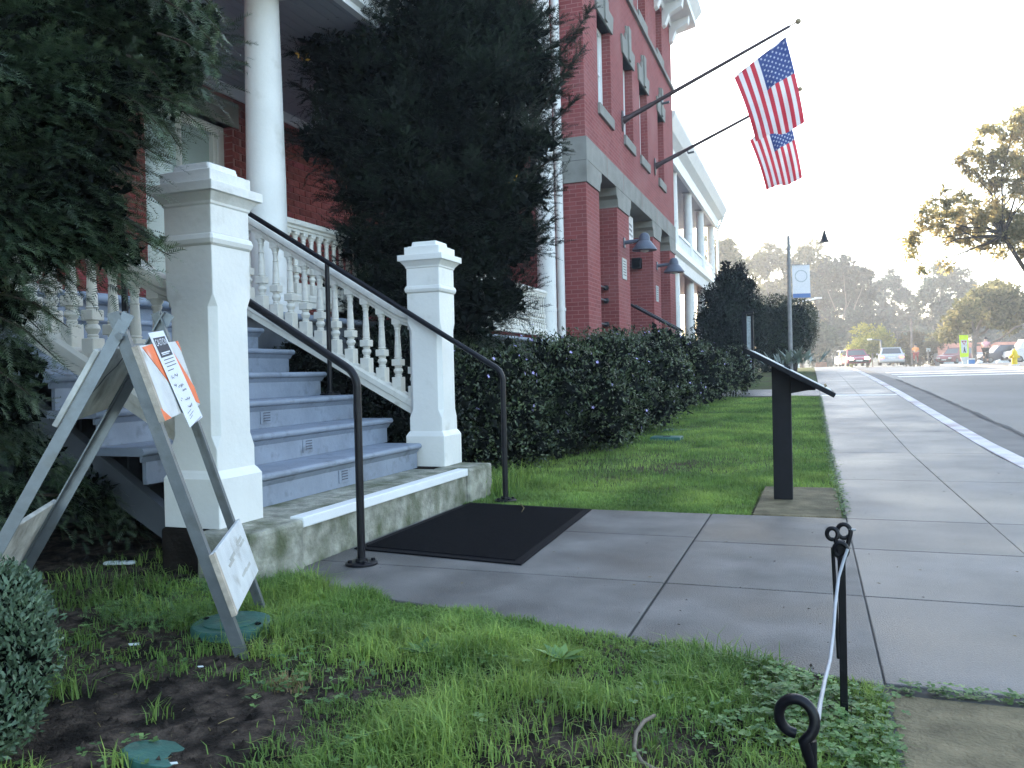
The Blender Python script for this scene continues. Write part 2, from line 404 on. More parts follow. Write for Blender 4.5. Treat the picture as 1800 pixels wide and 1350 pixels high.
def blob_points(clumps, per, surf=.55):
    """points inside ellipsoid clumps (cx,cy,cz,rx,ry,rz), biased to the shell; returns points, outward dirs"""
    P = []; D = []
    vol = np.array([c[3] * c[4] + c[4] * c[5] + c[3] * c[5] for c in clumps]); vol = vol / vol.sum()
    for c, w in zip(clumps, vol):
        k = max(3, int(per * w)); d = rand_dirs(k); r = surf + (1 - surf) * rng.uniform(0, 1, k) ** .6
        P.append(np.array(c[:3]) + d * r[:, None] * np.array(c[3:6])); D.append(d)
    return np.concatenate(P), np.concatenate(D)

# ================================================================== GROUND
def grid_sheet(name, x0, x1, y0, y1, nx, ny, zf, material, kind='structure', smooth=True):
    X, Y = np.meshgrid(np.linspace(x0, x1, nx), np.linspace(y0, y1, ny), indexing='ij')
    Z = zf(X, Y); V = np.stack([X, Y, Z], -1).reshape(-1, 3)
    i = np.arange((nx - 1) * (ny - 1)); a = i // (ny - 1); b = i % (ny - 1)
    F = np.stack([a * ny + b, (a + 1) * ny + b, (a + 1) * ny + b + 1, a * ny + b + 1], -1)
    o = raw_mesh(name, V, F, material); o['kind'] = kind
    if smooth: o.data.polygons.foreach_set('use_smooth', [True] * len(o.data.polygons))
    return o
def strip_sheet(name, xs, ys, zoff, material):
    V = []; F = []
    for y in ys:
        x0, x1 = xs(y); V += [(x0, y, g(y) + zoff), (x1, y, g(y) + zoff)]
    for k in range(len(ys) - 1): F.append((2 * k, 2 * k + 1, 2 * k + 3, 2 * k + 2))
    o = raw_mesh(name, V, F, material); o['kind'] = 'structure'; return o

gys = sorted(set(list(np.linspace(-60, 7, 8)) + [float(v) for v in _gy[1:-1]] + list(np.linspace(7, 60, 40)) + [90, 200, 600, 1500]))
V = []; F = []
gxs = [-900, -60, -12, 1.7, 8.0, 30, 120, 900]
for x in gxs:
    for y in gys: V.append((x, y, g(y) - .16))
ny = len(gys)
for a in range(len(gxs) - 1):
    for b in range(ny - 1): F.append((a * ny + b, (a + 1) * ny + b, (a + 1) * ny + b + 1, a * ny + b + 1))
o = raw_mesh('ground', V, F, M['far_ground']); o['kind'] = 'structure'

def soil_z(X, Y):
    left = np.clip((-2.0 - X) / 1.2, 0, 1) * np.clip((Y - 1.2) / 1.5, 0, 1)
    path_dip = np.clip((Y - 2.75 - .2 * np.clip(-X, 0, 2.4)) / .25, 0, 1) * np.clip((X + 2.45) / .1, 0, 1)
    return -.018 + .05 * left + .030 * (vnoise(X, Y, 2.2, 1) - .5) + .022 * (vnoise(X, Y, 9, 2) - .5) + .014 * (vnoise(X, Y, 26, 3) - .5) - .10 * path_dip
grid_sheet('soil_bed', -7.0, .185, .2, 6.2, 330, 280, soil_z, M['soil'])
def lawn_z(X, Y):
    return gv(Y) - .03 + .03 * (vnoise(X, Y, 1.5, 4) - .5) + .015 * (vnoise(X, Y, 8, 5) - .5) - .05 * np.clip((X - .0) / .19, 0, 1) * 0
grid_sheet('lawn', -6.4, .19, 5.53, 19.4, 90, 150, lawn_z, M['grass_ground'])
o = strip_sheet('far_lawn', lambda y: (-4.4, .19), list(np.linspace(22.5, 60, 16)), -.02, M['grass_ground'])

# ---- paved walk to the steps: slabs with recessed joints
walk = empty('entrance_path', (-.6, 4, 0), kind='structure')
MB().prism([(-2.45, 3.28), (-.6, 2.90), (.2, 2.68), (.2, 5.49), (-2.45, 5.49)], 2, -.09, -.006).build('joint_bed', M['joint'], walk)
MB().prism([(-.634, 2.85), (-.626, 2.85), (-.626, 5.49), (-.634, 5.49)], 2, -.006, -.0035).build('dark_joint', M['dark_joint'], walk)
def slab(poly, parent, m, z1=0., b=.006):
    c = np.mean(poly, 0); q = [tuple(c + (np.array(p) - c) * .9985) for p in poly]
    return MB().prism(q, 2, z1 - .10, z1).build('slab', m, parent, bevel=b)
G1 = .006
ye = lambda x: float(np.interp(x, [-2.45, -.63, .2], [3.26, 2.86, 2.64]))
slab([(-2.46, ye(-2.46)), (-.6335, ye(-.63)), (-.6335, 3.655), (-2.46, 3.655)], walk, M['concrete'])
slab([(-2.46, 3.66), (-.6335, 3.66), (-.6335, 4.70), (-2.46, 4.70)], walk, M['concrete'])
slab([(-2.46, 4.705), (-.6335, 4.705), (-.6335, 5.50), (-2.46, 5.50)], walk, M['concrete'])
slab([(-.6265, ye(-.63)), (.19, ye(.19)), (.19, 3.655), (-.6265, 3.655)], walk, M['concrete'])
slab([(-.6265, 3.66), (.19, 3.66), (.19, 4.60), (-.6265, 4.60)], walk, M['concrete'])
slab([(-.6265, 4.605), (.19, 4.605), (.19, 5.50), (-.6265, 5.50)], walk, M['concrete'])

# ---- pavement along the kerb
pave = empty('pavement', (1, 12, 0), kind='structure')
strip = strip_sheet('joint_bed', lambda y: (.18, 1.76), [-3, 2.6, 7] + [float(v) for v in np.linspace(8, 60, 40)], -.007, M['joint']); strip['kind'] = 'structure'
strip.parent = pave; strip.location = (-1, -12, 0)
ROWS = [2.66, 3.655, 4.60, 5.50, 7.4, 9.6, 11.9, 14.2, 16.6, 19.3, 19.62, 22, 24.5, 27, 29.5, 32, 35, 38, 42, 46, 50, 55]
for k in range(len(ROWS) - 1):
    for xa, xb in ((.193, .978), (.982, 1.745)):
        if ROWS[k] < 5.4 and xa > .9: xa0 = xa - .003
        else: xa0 = xa
        m = M['line_paint'] if k == 9 else M['walk']
        y0, y1 = ROWS[k] + .003, ROWS[k + 1] - .003
        p = [(xa0, y0, g(y0)), (xb, y0, g(y0)), (xb, y1, g(y1)), (xa0, y1, g(y1))]
        MB().hexa([(x, y, z - .09) for x, y, z in p] + p).build('slab', m, pave, bevel=.005)
old = MB().box((.19, -1.5, -.10), (1.745, 2.60, -.006)).build('old_slab', M['old_concrete'], pave, bevel=.008)
for y0, y1 in ((-14, -6), (-6, -1.5)):
    MB().box((.19, y0, -.10), (1.745, y1 - .01, -.004)).build('slab', M['walk'], pave, bevel=.006)
# sign slab
sl = MB().prism([(-.37, 5.52), (.172, 5.52), (.165, 6.85), (-.36, 6.83)], 2, -.09, .005).build('footing_slab', M['old_concrete'], bevel=.008); sl['kind'] = 'structure'
# cross path beyond the hedge
strip_sheet('cross_path', lambda y: (-4.2, .185), [19.5, 20.2, 21.2, 22.3], -.004, M['walk'])

# ---- kerb and road
kerb = empty('kerb', (1.85, 12, 0), kind='structure')
ky = [-14, -8, -3] + list(np.linspace(1, 56, 24))
for k in range(len(ky) - 1):
    y0, y1 = ky[k] + .004, ky[k + 1] - .004
    z0, z1 = g(y0) + .004, g(y1) + .004
    MB().hexa([(1.752, y0, z0 - .25), (1.95, y0, z0 - .25), (1.95, y1, z1 - .25), (1.752, y1, z1 - .25),
               (1.752, y0, z0), (1.935, y0, z0), (1.935, y1, z1), (1.752, y1, z1)]).build('kerb_stone', M['kerb_paint'], kerb, bevel=.012)
rys = [-20, -3, 7] + list(np.linspace(8, 60, 50))
strip_sheet('gutter', lambda y: (1.94, 2.62), rys, -.115, M['gutter'])
strip_sheet('road', lambda y: (2.60, 30 if y > 36 else 8.2), rys, -.111, M['asphalt'])
# ragged dark seam where the asphalt meets the gutter
V = []; F = []
ys_ = np.linspace(4, 30, 400)
for y in ys_:
    w = .012 + .05 * vnoise(np.array([y]), np.array([0.]), 2.5, 8)[0]; c = 2.64 + .05 * (vnoise(np.array([y]), np.array([3.]), 1.3, 9)[0] - .5)
    V += [(c - w, y, g(y) - .107), (c + w, y, g(y) - .107)]
for k in range(len(ys_) - 1): F.append((2 * k, 2 * k + 1, 2 * k + 3, 2 * k + 2))
o = raw_mesh('road_seam', V, F, M['joint']); o['kind'] = 'structure'
# crossing lines far up the road
cx = empty('crossing_marking', (5, 40, 0), kind='structure')
for y0 in (31.5, 34.0, 36.5):
    mb = MB(); 
    mb.add([(2.9, y0, g(y0) - .104), (7.9, y0 + 1.2, g(y0 + 1.2) - .104), (7.9, y0 + 2.0, g(y0 + 2.0) - .104), (2.9, y0 + .8, g(y0 + .8) - .104)], [(0, 1, 2, 3)])
    mb.build('painted_bar', M['line_paint'], cx)
ik = MB()
for k in range(12):
    y0, y1 = 34 + k * 2.2, 34 + (k + 1) * 2.2
    ik.hexa([(8.0, y0, g(y0) - .2), (30, y0, g(y0) - .2), (30, y1, g(y1) - .2), (8.0, y1, g(y1) - .2), (8.02, y0, g(y0)), (30, y0, g(y0)), (30, y1, g(y1)), (8.02, y1, g(y1))])
o = ik.build('far_pavement', M['gutter']); o['kind'] = 'structure'

# ================================================================== STEPS
stair = empty('staircase', (-3.5, 4.6, 0), 'blue grey wooden steps climbing from a concrete bottom step to the porch', 'stairs')
sb = MB(); sb.box((-3.2, 3.49, -.08), (-2.42, 5.60, .243))
sb.build('bottom_step', M['step_concrete'], stair, bevel=.012)
for y0, y1 in ((3.06, 3.484), (5.606, 6.06)):
    MB().box((-2.70, y0, -.08), (-2.395, y1, .247)).build('end_block', M['step_concrete'], stair, bevel=.018)
    MB().box((-2.985, y0 + .08, -.08), (-2.705, y1 - .01, .243)).build('shaded_footing', M['shaded_footing'], stair, bevel=.02)
MB().box((-2.49, 3.495, .2), (-2.405, 5.595, .254)).build('edge_strip', M['white_trim'], stair, bevel=.006)
XN = [-2.82 - .30 * k for k in range(7)]; ZN = [.432 + .19 * k for k in range(7)]
def tread_mesh():
    n = 8; prof = [(-.34, -.042), (-.022, -.042)] + [(-.021 + .021 * math.sin(PI * i / n), -.021 - .021 * math.cos(PI * i / n)) for i in range(1, n)] + [(-.022, 0), (-.34, 0)]
    return prof
for k in range(6):
    y0, y1 = (3.49, 5.672) if k == 0 else (3.19, 5.78)
    MB().prism([(XN[k] + x, ZN[k] + z) for x, z in tread_mesh()], 1, y0, y1).build('tread', M['blue_grey_paint'], stair, smooth=40)
    # cove under the nosing
    MB().prism([(XN[k] - .036, ZN[k] - .043), (XN[k] - .012, ZN[k] - .043), (XN[k] - .036, ZN[k] - .075)], 1, y0 + .01, y1 - .02).build('scotia', M['blue_grey_paint'], stair)
for k in range(7):
    zb = .244 if k == 0 else ZN[k - 1] + .001
    y0, y1 = (3.50, 5.66) if k == 0 else (3.24, 5.74)
    r = MB().box((XN[k] - .06, y0, zb), (XN[k] - .036, y1, ZN[k] - .044)).build('riser', M['blue_grey_paint'], stair)
    if k in (0, 1, 2, 5, 6):
        vy = [4.60, 4.65, 4.61, 0, 0, 3.75, 4.0][k]
        x0 = XN[k] - .036; zc = (zb + ZN[k] - .05) / 2
        v = MB().box((x0 + .0005, vy - .058, zc - .042), (x0 + .006, vy + .058, zc + .042)).build('vent', M['blue_grey_paint'], r, bevel=.002)
        lv = MB()
        for i in range(4):
            z = zc - .026 + i * .0175
            lv.box((x0 + .0062, vy - .028, z - .003), (x0 + .0085, vy + .045, z + .003))
        lv.mat(1)
        for i in range(4):
            z = zc - .026 + i * .0175 + .006
            lv.box((x0 + .0062, vy - .028, z - .0025), (x0 + .0068, vy + .045, z + .0025))
        lv.build('louvre', [M['blue_grey_paint'], M['ink']], r)
for y in (3.36, 4.5, 5.66):
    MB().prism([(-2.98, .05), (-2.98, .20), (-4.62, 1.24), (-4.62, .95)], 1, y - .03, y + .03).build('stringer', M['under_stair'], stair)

# newel posts and balustrades
def newel(parent, c, name='newel_post'):
    p = [(0, .165, .004), (.235, .165, .004), (.262, .150, .004), (.275, .140, .003), (.375, .140, .003), (.44, .140, .032), (1.06, .140, .032), (1.12, .140, .003), (1.352, .140, .003)]
    t = [(1.352, .141, .004), (1.362, .152, .008), (1.382, .158, .010), (1.402, .152, .008), (1.412, .141, .004)]
    u = [(1.412, .140, .003), (1.545, .140, .003), (1.550, .146, .003), (1.562, .148, .003), (1.578, .160, .003), (1.600, .178, .003), (1.603, .192, .003), (1.648, .192, .003)]
    mb = MB(); mb.square(p, c); mb.square(t, c); mb.square(u, c)
    mb.square([(1.648, .150, .003), (1.712, .150, .003)], c)
    o = mb.build(name, M['white_paint'], parent, bevel=.004)
    MB().square([(1.712, .132, .006), (1.719, .134, .012), (1.724, .108, .004), (1.757, .104, .010)], c).build('cap_block', M['white_paint'], o, bevel=.004)
    return o
def baluster_mesh():
    L = .62; s = .040; mb = MB()
    def sq(z0, z1, w): mb.square([(z0, w - .004, .003), (z0 + .004, w, .003), (z1 - .004, w, .003), (z1, w - .004, .003)])
    sq(-.03, .115, s); sq(.215, .275, s); sq(.585, .66, .036)
    mb.lathe([(.112, .030), (.122, .027), (.130, .030), (.138, .024), (.15, .030), (.168, .0385), (.186, .035), (.197, .024), (.204, .031), (.216, .029)], 14)
    mb.lathe([(.272, .030), (.280, .027), (.288, .034), (.297, .027), (.315, .029), (.35, .0275), (.47, .022), (.476, .026), (.484, .021), (.53, .0215), (.545, .027), (.555, .0235), (.575, .033), (.587, .035)], 14)
    return mb.mesh('baluster', M['baluster_paint'], smooth=35)
BAL = baluster_mesh()
def rail_loft(parent, name, pts, prof, m):
    """pts: (x,z) path in the plane Y; prof: (dy,dz) outline"""
    mb = MB(); Y0 = pts[0][2]
    mb.loft([[(x, Y0 + dy, z + dz) for dy, dz in prof] for x, z, _ in pts]); return mb.build(name, m, parent, smooth=35)
PROF_T = [(-.028, -.125), (.028, -.125), (.030, -.105), (.040, -.098), (.042, -.075), (.058, -.060), (.060, -.030), (.050, -.010), (.025, 0), (-.025, 0), (-.050, -.010), (-.060, -.030), (-.058, -.060), (-.042, -.075), (-.040, -.098), (-.030, -.105)]
PROF_B = [(-.045, -.130), (.045, -.130), (.047, -.075), (.058, -.068), (.060, -.022), (.050, -.010), (.045, 0), (-.045, 0), (-.050, -.010), (-.060, -.022), (-.058, -.068), (-.047, -.075)]
def top_z(x): return float(np.interp(-x, [2.92, 3.02, 3.10, 3.22, 4.66], [1.470, 1.473, 1.500, 1.572, 2.45]))
def bot_z(x): return .735 + .55 * (-2.92 - x)
for (Y0, lab) in ((3.315, 'white stair balustrade with the near newel post, partly behind the roadworks barricade'), (5.905, 'white stair balustrade on the far side of the steps, its newel post beside the hedge')):
    bl = empty('stair_balustrade', (-2.8, Y0, .245), lab, 'balustrade', 'balustrades flanking the porch steps')
    newel(bl, (-2.80 if Y0 < 4 else -2.825, Y0, .245))
    xs = [-2.93, -2.98, -3.03, -3.08, -3.13, -3.18, -3.24, -3.32, -3.6, -4.66]
    rail_loft(bl, 'top_rail', [(x, top_z(x), Y0) for x in xs], PROF_T, M['baluster_paint'])
    rail_loft(bl, 'bottom_rail', [(x, bot_z(x), Y0) for x in (-2.93, -4.66)], PROF_B, M['baluster_paint'])
    x = -2.985
    while x > -4.64:
        zb = bot_z(x) - .008; zt = top_z(x) - .125 + .008
        b = inst('baluster', BAL, (x, Y0, zb), bl, scale=(1, 1, (zt - zb) / .62)); x -= .144

# black pipe handrails
for Y0, lab in ((3.63, 'black pipe handrail rising from the near bolted foot beside the barricade'), (5.722, 'black pipe handrail on the far side of the steps by the hedge')):
    hr = empty('handrail', (-2.16, Y0, 0), lab, 'handrail', 'black handrails of the porch steps')
    path = [(-2.16, Y0, .01), (-2.16, Y0, .90)]
    for i in range(1, 7):
        a = i / 6; ang = a * (PI / 2 - math.atan(.615)); R = .12
        path.append((-2.16 - R * (1 - math.cos(ang)), Y0, .90 + R * math.sin(ang)))
    x0, _, z0 = path[-1]
    path += [(-3.2, Y0, z0 + .615 * (x0 + 3.2)), (-4.75, Y0, z0 + .615 * (x0 + 4.75))]
    MB().tube(path, .0205, 14).build('pipe', M['black_metal'], hr, smooth=60)
    zt = z0 + .615 * (x0 + 3.655)
    MB().tube([(-3.655, Y0, .812), (-3.655, Y0, zt)], .0185, 12).build('post', M['black_metal'], hr, smooth=60)
    for bx, bz in ((-2.16, .001), (-3.655, .813)):
        fl = MB().lathe([(0, .082), (.010, .082), (.013, .078), (.014, .032), (.030, .030), (.032, .0215)], 20, (bx, Y0, bz)).build('flange', M['black_metal'], hr, smooth=40)
        for a in range(4):
            an = PI / 4 + a * PI / 2
            MB().lathe([(.012, .012), (.024, .012), (.027, .008)], 6, (bx + .06 * math.cos(an), Y0 + .06 * math.sin(an), bz)).build('bolt', M['black_metal'], fl)

# door mat
mt = empty('floor_mat', (-1.9, 4.7, .002), 'black ribbed rubber mat lying in front of the concrete step', 'mat')
mq = [(-2.385, 3.93), (-1.36, 3.80), (-1.43, 5.46), (-2.385, 5.56)]
mc = np.mean(mq, 0)
MB().prism(mq, 2, .002, .009).build('border', M['rubber'], mt, bevel=.004)
mi = [tuple(mc + (np.array(p) - mc) * np.array([.90, .93])) for p in mq]
MB().prism(mi, 2, .0085, .013).build('pile', M['rubber'], mt, bevel=.002)
rb = MB()
for i in range(70):
    t0 = (i + .2) / 70; t1 = (i + .65) / 70
    A, B, Cc, D = [np.array(p) for p in mi]
    a0 = A + (D - A) * t0; a1 = A + (D - A) * t1; b0 = B + (Cc - B) * t0; b1 = B + (Cc - B) * t1
    rb.prism([tuple(a0), tuple(b0), tuple(b1), tuple(a1)], 2, .0125, .0155)
rb.build('ribs', M['rubber'], mt)['kind'] = 'stuff'
MB().tube([hit(915, 885, 2, .02), hit(921, 893, 2, .03), hit(917, 900, 2, .02)], [.003, .004, .002], 6).build('leaf_stalk', M['dry_grass'])
tag(bpy.data.objects['leaf_stalk'], 'pale curled leaf stalk lying on the black mat', 'stalk')

# ================================================================== PORCH BUILDING
WX = -6.90
CZ = 4.67
pb = empty('porch_building', (-6.4, 6, 0), 'red brick building with a white columned porch above the steps', 'building')
def holes_wall(mb, x0, x1, ya, yb, za, zb, holes):
    """wall slab x0..x1 with rectangular openings (y0,y1,z0,z1)"""
    ys = sorted(set([ya, yb] + [h[i] for h in holes for i in (0, 1)])); ys = [y for y in ys if ya <= y <= yb]
    for a, b in zip(ys[:-1], ys[1:]):
        zs = [(za, zb)]
        for h in holes:
            if h[0] < b - 1e-6 and h[1] > a + 1e-6:
                nz = []
                for z0, z1 in zs:
                    if h[2] > z0: nz.append((z0, min(z1, h[2])))
                    if h[3] < z1: nz.append((max(z0, h[3]), z1))
                zs = nz
        for z0, z1 in zs:
            if z1 - z0 > 1e-4: mb.box((x0, a, z0), (x1, b, z1))
WIN = (7.20, 8.68, 2.1, 4.19)
wl = MB(); holes_wall(wl, WX - .45, WX - .012, 4.2, 16.14, 1.5, CZ, [WIN])
wall = wl.build('wall', M['mortar'], pb)
wl = MB(); wl.box((WX - .45, -16, 0), (WX, 4.2, 9.2)); wl.box((WX - .45, 4.2, 5.0), (WX, 16.14, 9.2))
wl.build('plain_wall', M['brick_front'], pb)
# bricks, laid one by one
bx = MB(); bx.box((-.05, -.136, -.041), (0, .136, .041)); BR = bx.mesh('brick', M['brick'])
cells = []
row = 0; z = 1.62
while z + .09 < CZ:
    off = .14 if row % 2 else 0
    y = 4.25 + off
    while y + .28 < 13.4:
        yc, zc = y + .14, z + .046; y += .28
        if yc + .13 > WIN[0] and yc - .13 < WIN[1] and zc + .03 > WIN[2] and zc - .03 < WIN[3]:
            if yc < WIN[0] + .01 and yc > WIN[0] - .13: cells.append((WIN[0] - .069, zc, .5))
            elif yc > WIN[1] - .01 and yc < WIN[1] + .13: cells.append((WIN[1] + .069, zc, .5))
            continue
        if WIN[0] - .2 < yc < WIN[1] + .16 and WIN[3] - .02 < zc < WIN[3] + .34: continue
        cells.append((yc, zc, 1.))
    row += 1; z += .0945
def seen(c):
    y, z, _ = c
    s = 0
    if 8.68 < y < 9.5: s = 3 - abs(z - 3.2) * .1
    elif 9.9 < y < 12.0 and z < 4.0: s = 2.5 - abs(z - 2.9) * .2
    elif 6.2 < y < 7.25: s = 2.2 - abs(z - 2.6) * .3
    else: s = .5 - abs(y - 8) * .02
    return -s
cells.sort(key=seen)
for k, (y, z, w) in enumerate(cells[:300]):
    inst('brick', BR, (WX + random.uniform(-.003, .003), y, z), wall, scale=(1, w * .98 if w > .9 else .47, 1))
mb = MB()
for y, z, w in cells[300:]:
    d = random.uniform(-.003, .003); h = .132 if w > .9 else .062
    mb.box((WX - .05 + d, y - h, z - .041), (WX + d, y + h, z + .041))
o = mb.build('brick_mass', M['brick_mass'], wall, fix=False); o['kind'] = 'stuff'
a = o.data.attributes.new('rnd', 'FLOAT', 'FACE'); a.data.foreach_set('value', np.repeat(rng.uniform(0, 1, len(cells) - 300), 6).astype(np.float32))
MB().box((WX - .28, WIN[1] - .002, WIN[2]), (WX - .004, WIN[1] + .01, WIN[3])).build('jamb', M['brick_side'], pb)
MB().box((WX - .28, WIN[0] - .01, WIN[2]), (WX - .004, WIN[0] + .002, WIN[3])).build('jamb', M['brick_side'], pb)
MB().box((WX - .28, WIN[0] - .14, WIN[3]), (WX + .012, WIN[1] + .13, WIN[3] + .32)).build('lintel', M['stone'], pb, bevel=.01)
MB().box((WX - .28, WIN[0] - .08, WIN[2] - .12), (WX + .05, WIN[1] + .08, WIN[2])).build('sill', M['stone'], pb, bevel=.008)
def window(parent, xf, y0, y1, z0, z1, fr=.09, depth=.10, muntin=True, pane_m=None):
    w = MB()
    for a, b in ((y0, y0 + fr), (y1 - fr, y1)): w.box((xf - depth, a, z0), (xf, b, z1))
    w.box((xf - depth, y0 + fr, z1 - fr), (xf - .003, y1 - fr, z1)); w.box((xf - depth, y0 + fr, z0), (xf - .003, y1 - fr, z0 + fr * .8))
    wo = w.build('window', M['white_trim'], parent, bevel=.004)
    zm = (z0 + z1) / 2
    s = MB(); s.box((xf - depth + .01, y0 + fr, zm - .03), (xf - .02, y1 - fr, zm + .03))
    for a, b in ((y0 + fr, y0 + fr + .05), (y1 - fr - .05, y1 - fr)):
        s.box((xf - depth + .012, a, z0 + fr * .8), (xf - .03, b, zm - .03)); s.box((xf - depth + .012, a, zm + .03), (xf - .03, b, z1 - fr))
    if muntin:
        yc = (y0 + y1) / 2
        s.box((xf - depth + .014, yc - .014, z0 + fr * .8), (xf - .032, yc + .014, zm - .03)); s.box((xf - depth + .014, yc - .014, zm + .03), (xf - .032, yc + .014, z1 - fr))
    s.build('sash', M['white_trim'], wo, bevel=.003)
    for a, b, m in ((z0 + fr * .8, zm - .03, pane_m or M['glass']), (zm + .03, z1 - fr, pane_m or M['glass'])):
        MB().box((xf - depth + .016, y0 + fr + .05, a), (xf - depth + .024, y1 - fr - .05, b)).build('pane', m, wo)
    return wo
M['blind_sky_glass'] = mat('blind_sky_glass', (.42, .52, .50), .12, .04, 3, spec=.8)  # pale tint: drawn blinds, plus reflected sky put into the colour
window(pb, WX - .13, WIN[0] + .002, WIN[1] - .002, WIN[2], WIN[3], .12, .12, True, M['blind_sky_glass'])
# porch floor, ceiling, trim
fl = MB(); fl.box((WX, -16, 1.50), (-4.62, 16.13, 1.57)); fl.build('porch_floor', M['blue_grey_paint'], pb)
MB().tube([(-4.60, -16, 1.54), (-4.60, 16.12, 1.54)], .034, 10).build('floor_nosing', M['blue_grey_paint'], pb, smooth=60)
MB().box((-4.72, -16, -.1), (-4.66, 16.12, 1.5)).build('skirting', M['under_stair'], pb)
sk = MB()
for i in range(46):
    y = -4 + i * .2
    sk.box((-4.655, y, .1), (-4.635, y + .09, 1.3))
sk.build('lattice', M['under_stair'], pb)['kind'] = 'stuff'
MB().box((WX - .1, -16, CZ), (-4.28, 12.2, CZ + .2)).build('porch_ceiling', M['ceiling_paint'], pb)
cb = MB()
for i in range(21):
    x = WX + .05 + i * .117
    cb.box((x, -4, CZ - .006), (x + .108, 12.19, CZ + .003))
cb.build('ceiling_boards', M['ceiling_paint'], pb)['kind'] = 'stuff'
MB().prism([(WX - .002, CZ - .11), (WX + .03, CZ - .11), (WX + .045, CZ - .08), (WX + .10, CZ - .025), (WX + .10, CZ - .007), (WX - .002, CZ - .007)], 1, -16, 16.13).build('crown_moulding', M['white_trim'], pb)
ev = MB(); EY = 12.2
ev.prism([(-4.32 + a, CZ - .03 + b) for a, b in ((0, 0), (.08, 0), (.08, .06), (.14, .08), (.14, .15), (.24, .22), (.30, .34), (.30, .42), (0, .42))], 1, -16, 12.2)
ev.build('eave_moulding', M['white_trim'], pb)
MB().box((-7.3, -16, CZ + .2), (-4.32, 12.2, CZ + .38)).build('balcony_deck', M['white_trim'], pb)
MB().box((-16, -16, 9.2), (-5.9, 16.14, 9.5)).build('roof', M['stone'], pb)
MB().box((-16, -16, 0), (-15.6, 16.1, 9.2)).build('rear_wall', M['brick_front'], pb)
def column(parent, x, y, z0, z1, r, name='column'):
    co = MB().lathe([(.17, r * 1.02), (.3, r), ((z1 - z0) * .4, r * .99), (z1 - z0 - .09, r * .86), (z1 - z0 - .05, r * .98), (z1 - z0 - .045, r * 1.02)], 36, (x, y, z0)).build(name, M['white_paint'], parent, smooth=35)
    b = MB(); b.square([(0, r * 1.3, .002), (.07, r * 1.3, .002)], (x, y, z0)); b.lathe([(.07, r * 1.22), (.10, r * 1.26), (.13, r * 1.2), (.15, r * 1.06), (.172, r * 1.04)], 36, (x, y, z0)); b.build('column_base', M['white_paint'], co, smooth=35)
    c = MB(); c.square([(z1 - z0 - .046, r * 1.06, .002), (z1 - z0, r * 1.06, .002)], (x, y, z0)); c.build('capital', M['white_paint'], co)
    return co
for y in (-6.9, -2.3, 2.2, 6.58, 11.0, 15.42):
    column(pb, -4.85, y, 1.57, 9.1 if y > 15 else CZ - .005, .185)
# porch railing between the columns
for ya, yb in ((6.78, 10.8), (11.2, 15.22)):
    pr = empty('porch_railing', (-4.85, (ya + yb) / 2, 1.57)); pr.parent = pb; pr.location = Vector((-4.85, (ya + yb) / 2, 1.57)) - pb.location
    mb = MB(); mb.loft([[(-4.85 + dy * 1.15, y, 2.55 + dz) for dy, dz in PROF_T] for y in (ya, yb)]); o = mb.build('top_rail', M['baluster_paint'], pr, smooth=35)
    mb = MB(); mb.loft([[(-4.85 + dy, y, 1.80 + dz) for dy, dz in PROF_B] for y in (ya, yb)]); mb.build('bottom_rail', M['baluster_paint'], pr, smooth=35)
    y = ya + .1
    while y < yb - .05:
        inst('baluster', BAL, (-4.85, y, 1.795), pr, scale=(1, 1, 1.02)); y += .142

# ================================================================== BRICK TOWER
TX = -4.20; T0, T1 = 16.15, 27.70
tw = empty('brick_tower', (-4.2, 21.9, 0), 'tall red brick entrance tower with grey stone band, beyond the large yew', 'tower')
PIERS = [(T0, 17.22), (18.98, 20.30), (23.60, 24.80), (26.60, T1)]
mb = MB()
for i, (a, b) in enumerate(PIERS):
    mb = MB(); mb.box((TX - .75, a, -.1), (TX, b, 4.80)); mb.build('pier', [M['brick_front']], tw, bevel=.012)
    # narrow sides of each pier in courses too
    MB().box((TX - .745, a - .0035, -.1), (TX - .006, a + .02, 4.79)).build('pier_side', M['brick_side'], tw)
st = MB(); st.box((TX - .78, T0 - .03, 5.24), (TX + .035, T1 + .03, 5.72)); st.build('stone_band', M['stone'], tw, bevel=.008)
for y in (17.9, 19.6, 21.9, 24.2, 26.0):
    MB().box((TX + .0335, y - .006, 5.245), (TX + .0365, y + .006, 5.715)).build('band_joint', M['mortar'], tw)
MB().box((TX - .5, T0 - .0325, 5.235), (TX + .02, T0 - .029, 5.243)).build('band_joint', M['joint'], tw)
for i, (a, b) in enumerate(PIERS):
    la = 0 if i == 0 else .26; rb_ = 0 if i == 3 else .26
    ea = .03 if i == 0 else 0; eb = .03 if i == 3 else 0
    pts = [(a - ea, 4.80), (b + eb, 4.80)]
    if rb_: pts += [(b, 4.84), (b + .05, 4.98), (b + .16, 5.05), (b + .17, 5.24)]
    else: pts += [(b + eb, 5.24)]
    if la: pts += [(a - .17, 5.24), (a - .16, 5.05), (a - .05, 4.98), (a, 4.84)]
    else: pts += [(a - ea, 5.24)]
    MB().prism(pts, 0, TX - .77, TX + .03).build('corbel', M['stone'], tw, bevel=.006)
W2 = [(17.34, 18.60), (19.95, 21.08), (21.98, 23.12), (24.80, 25.85)]
h = [(a, b, 6.74, 8.72) for a, b in W2] + [(a, b, 10.62, 12.1) for a, b in W2]
mb = MB(); holes_wall(mb, TX - .5, TX, T0, T1, 5.72, 12.6, h); mb.build('wall', M['brick_front'], tw)
MB().box((TX - 9, T0 - .001, 5.72), (TX - .005, T0 + .4, 12.6)).build('side_wall', M['brick_side'], tw)
MB().box((TX - 9, T0 - .002, -.1), (TX - .75, T0 + .4, 5.72)).build('side_wall', M['brick_side'], tw)
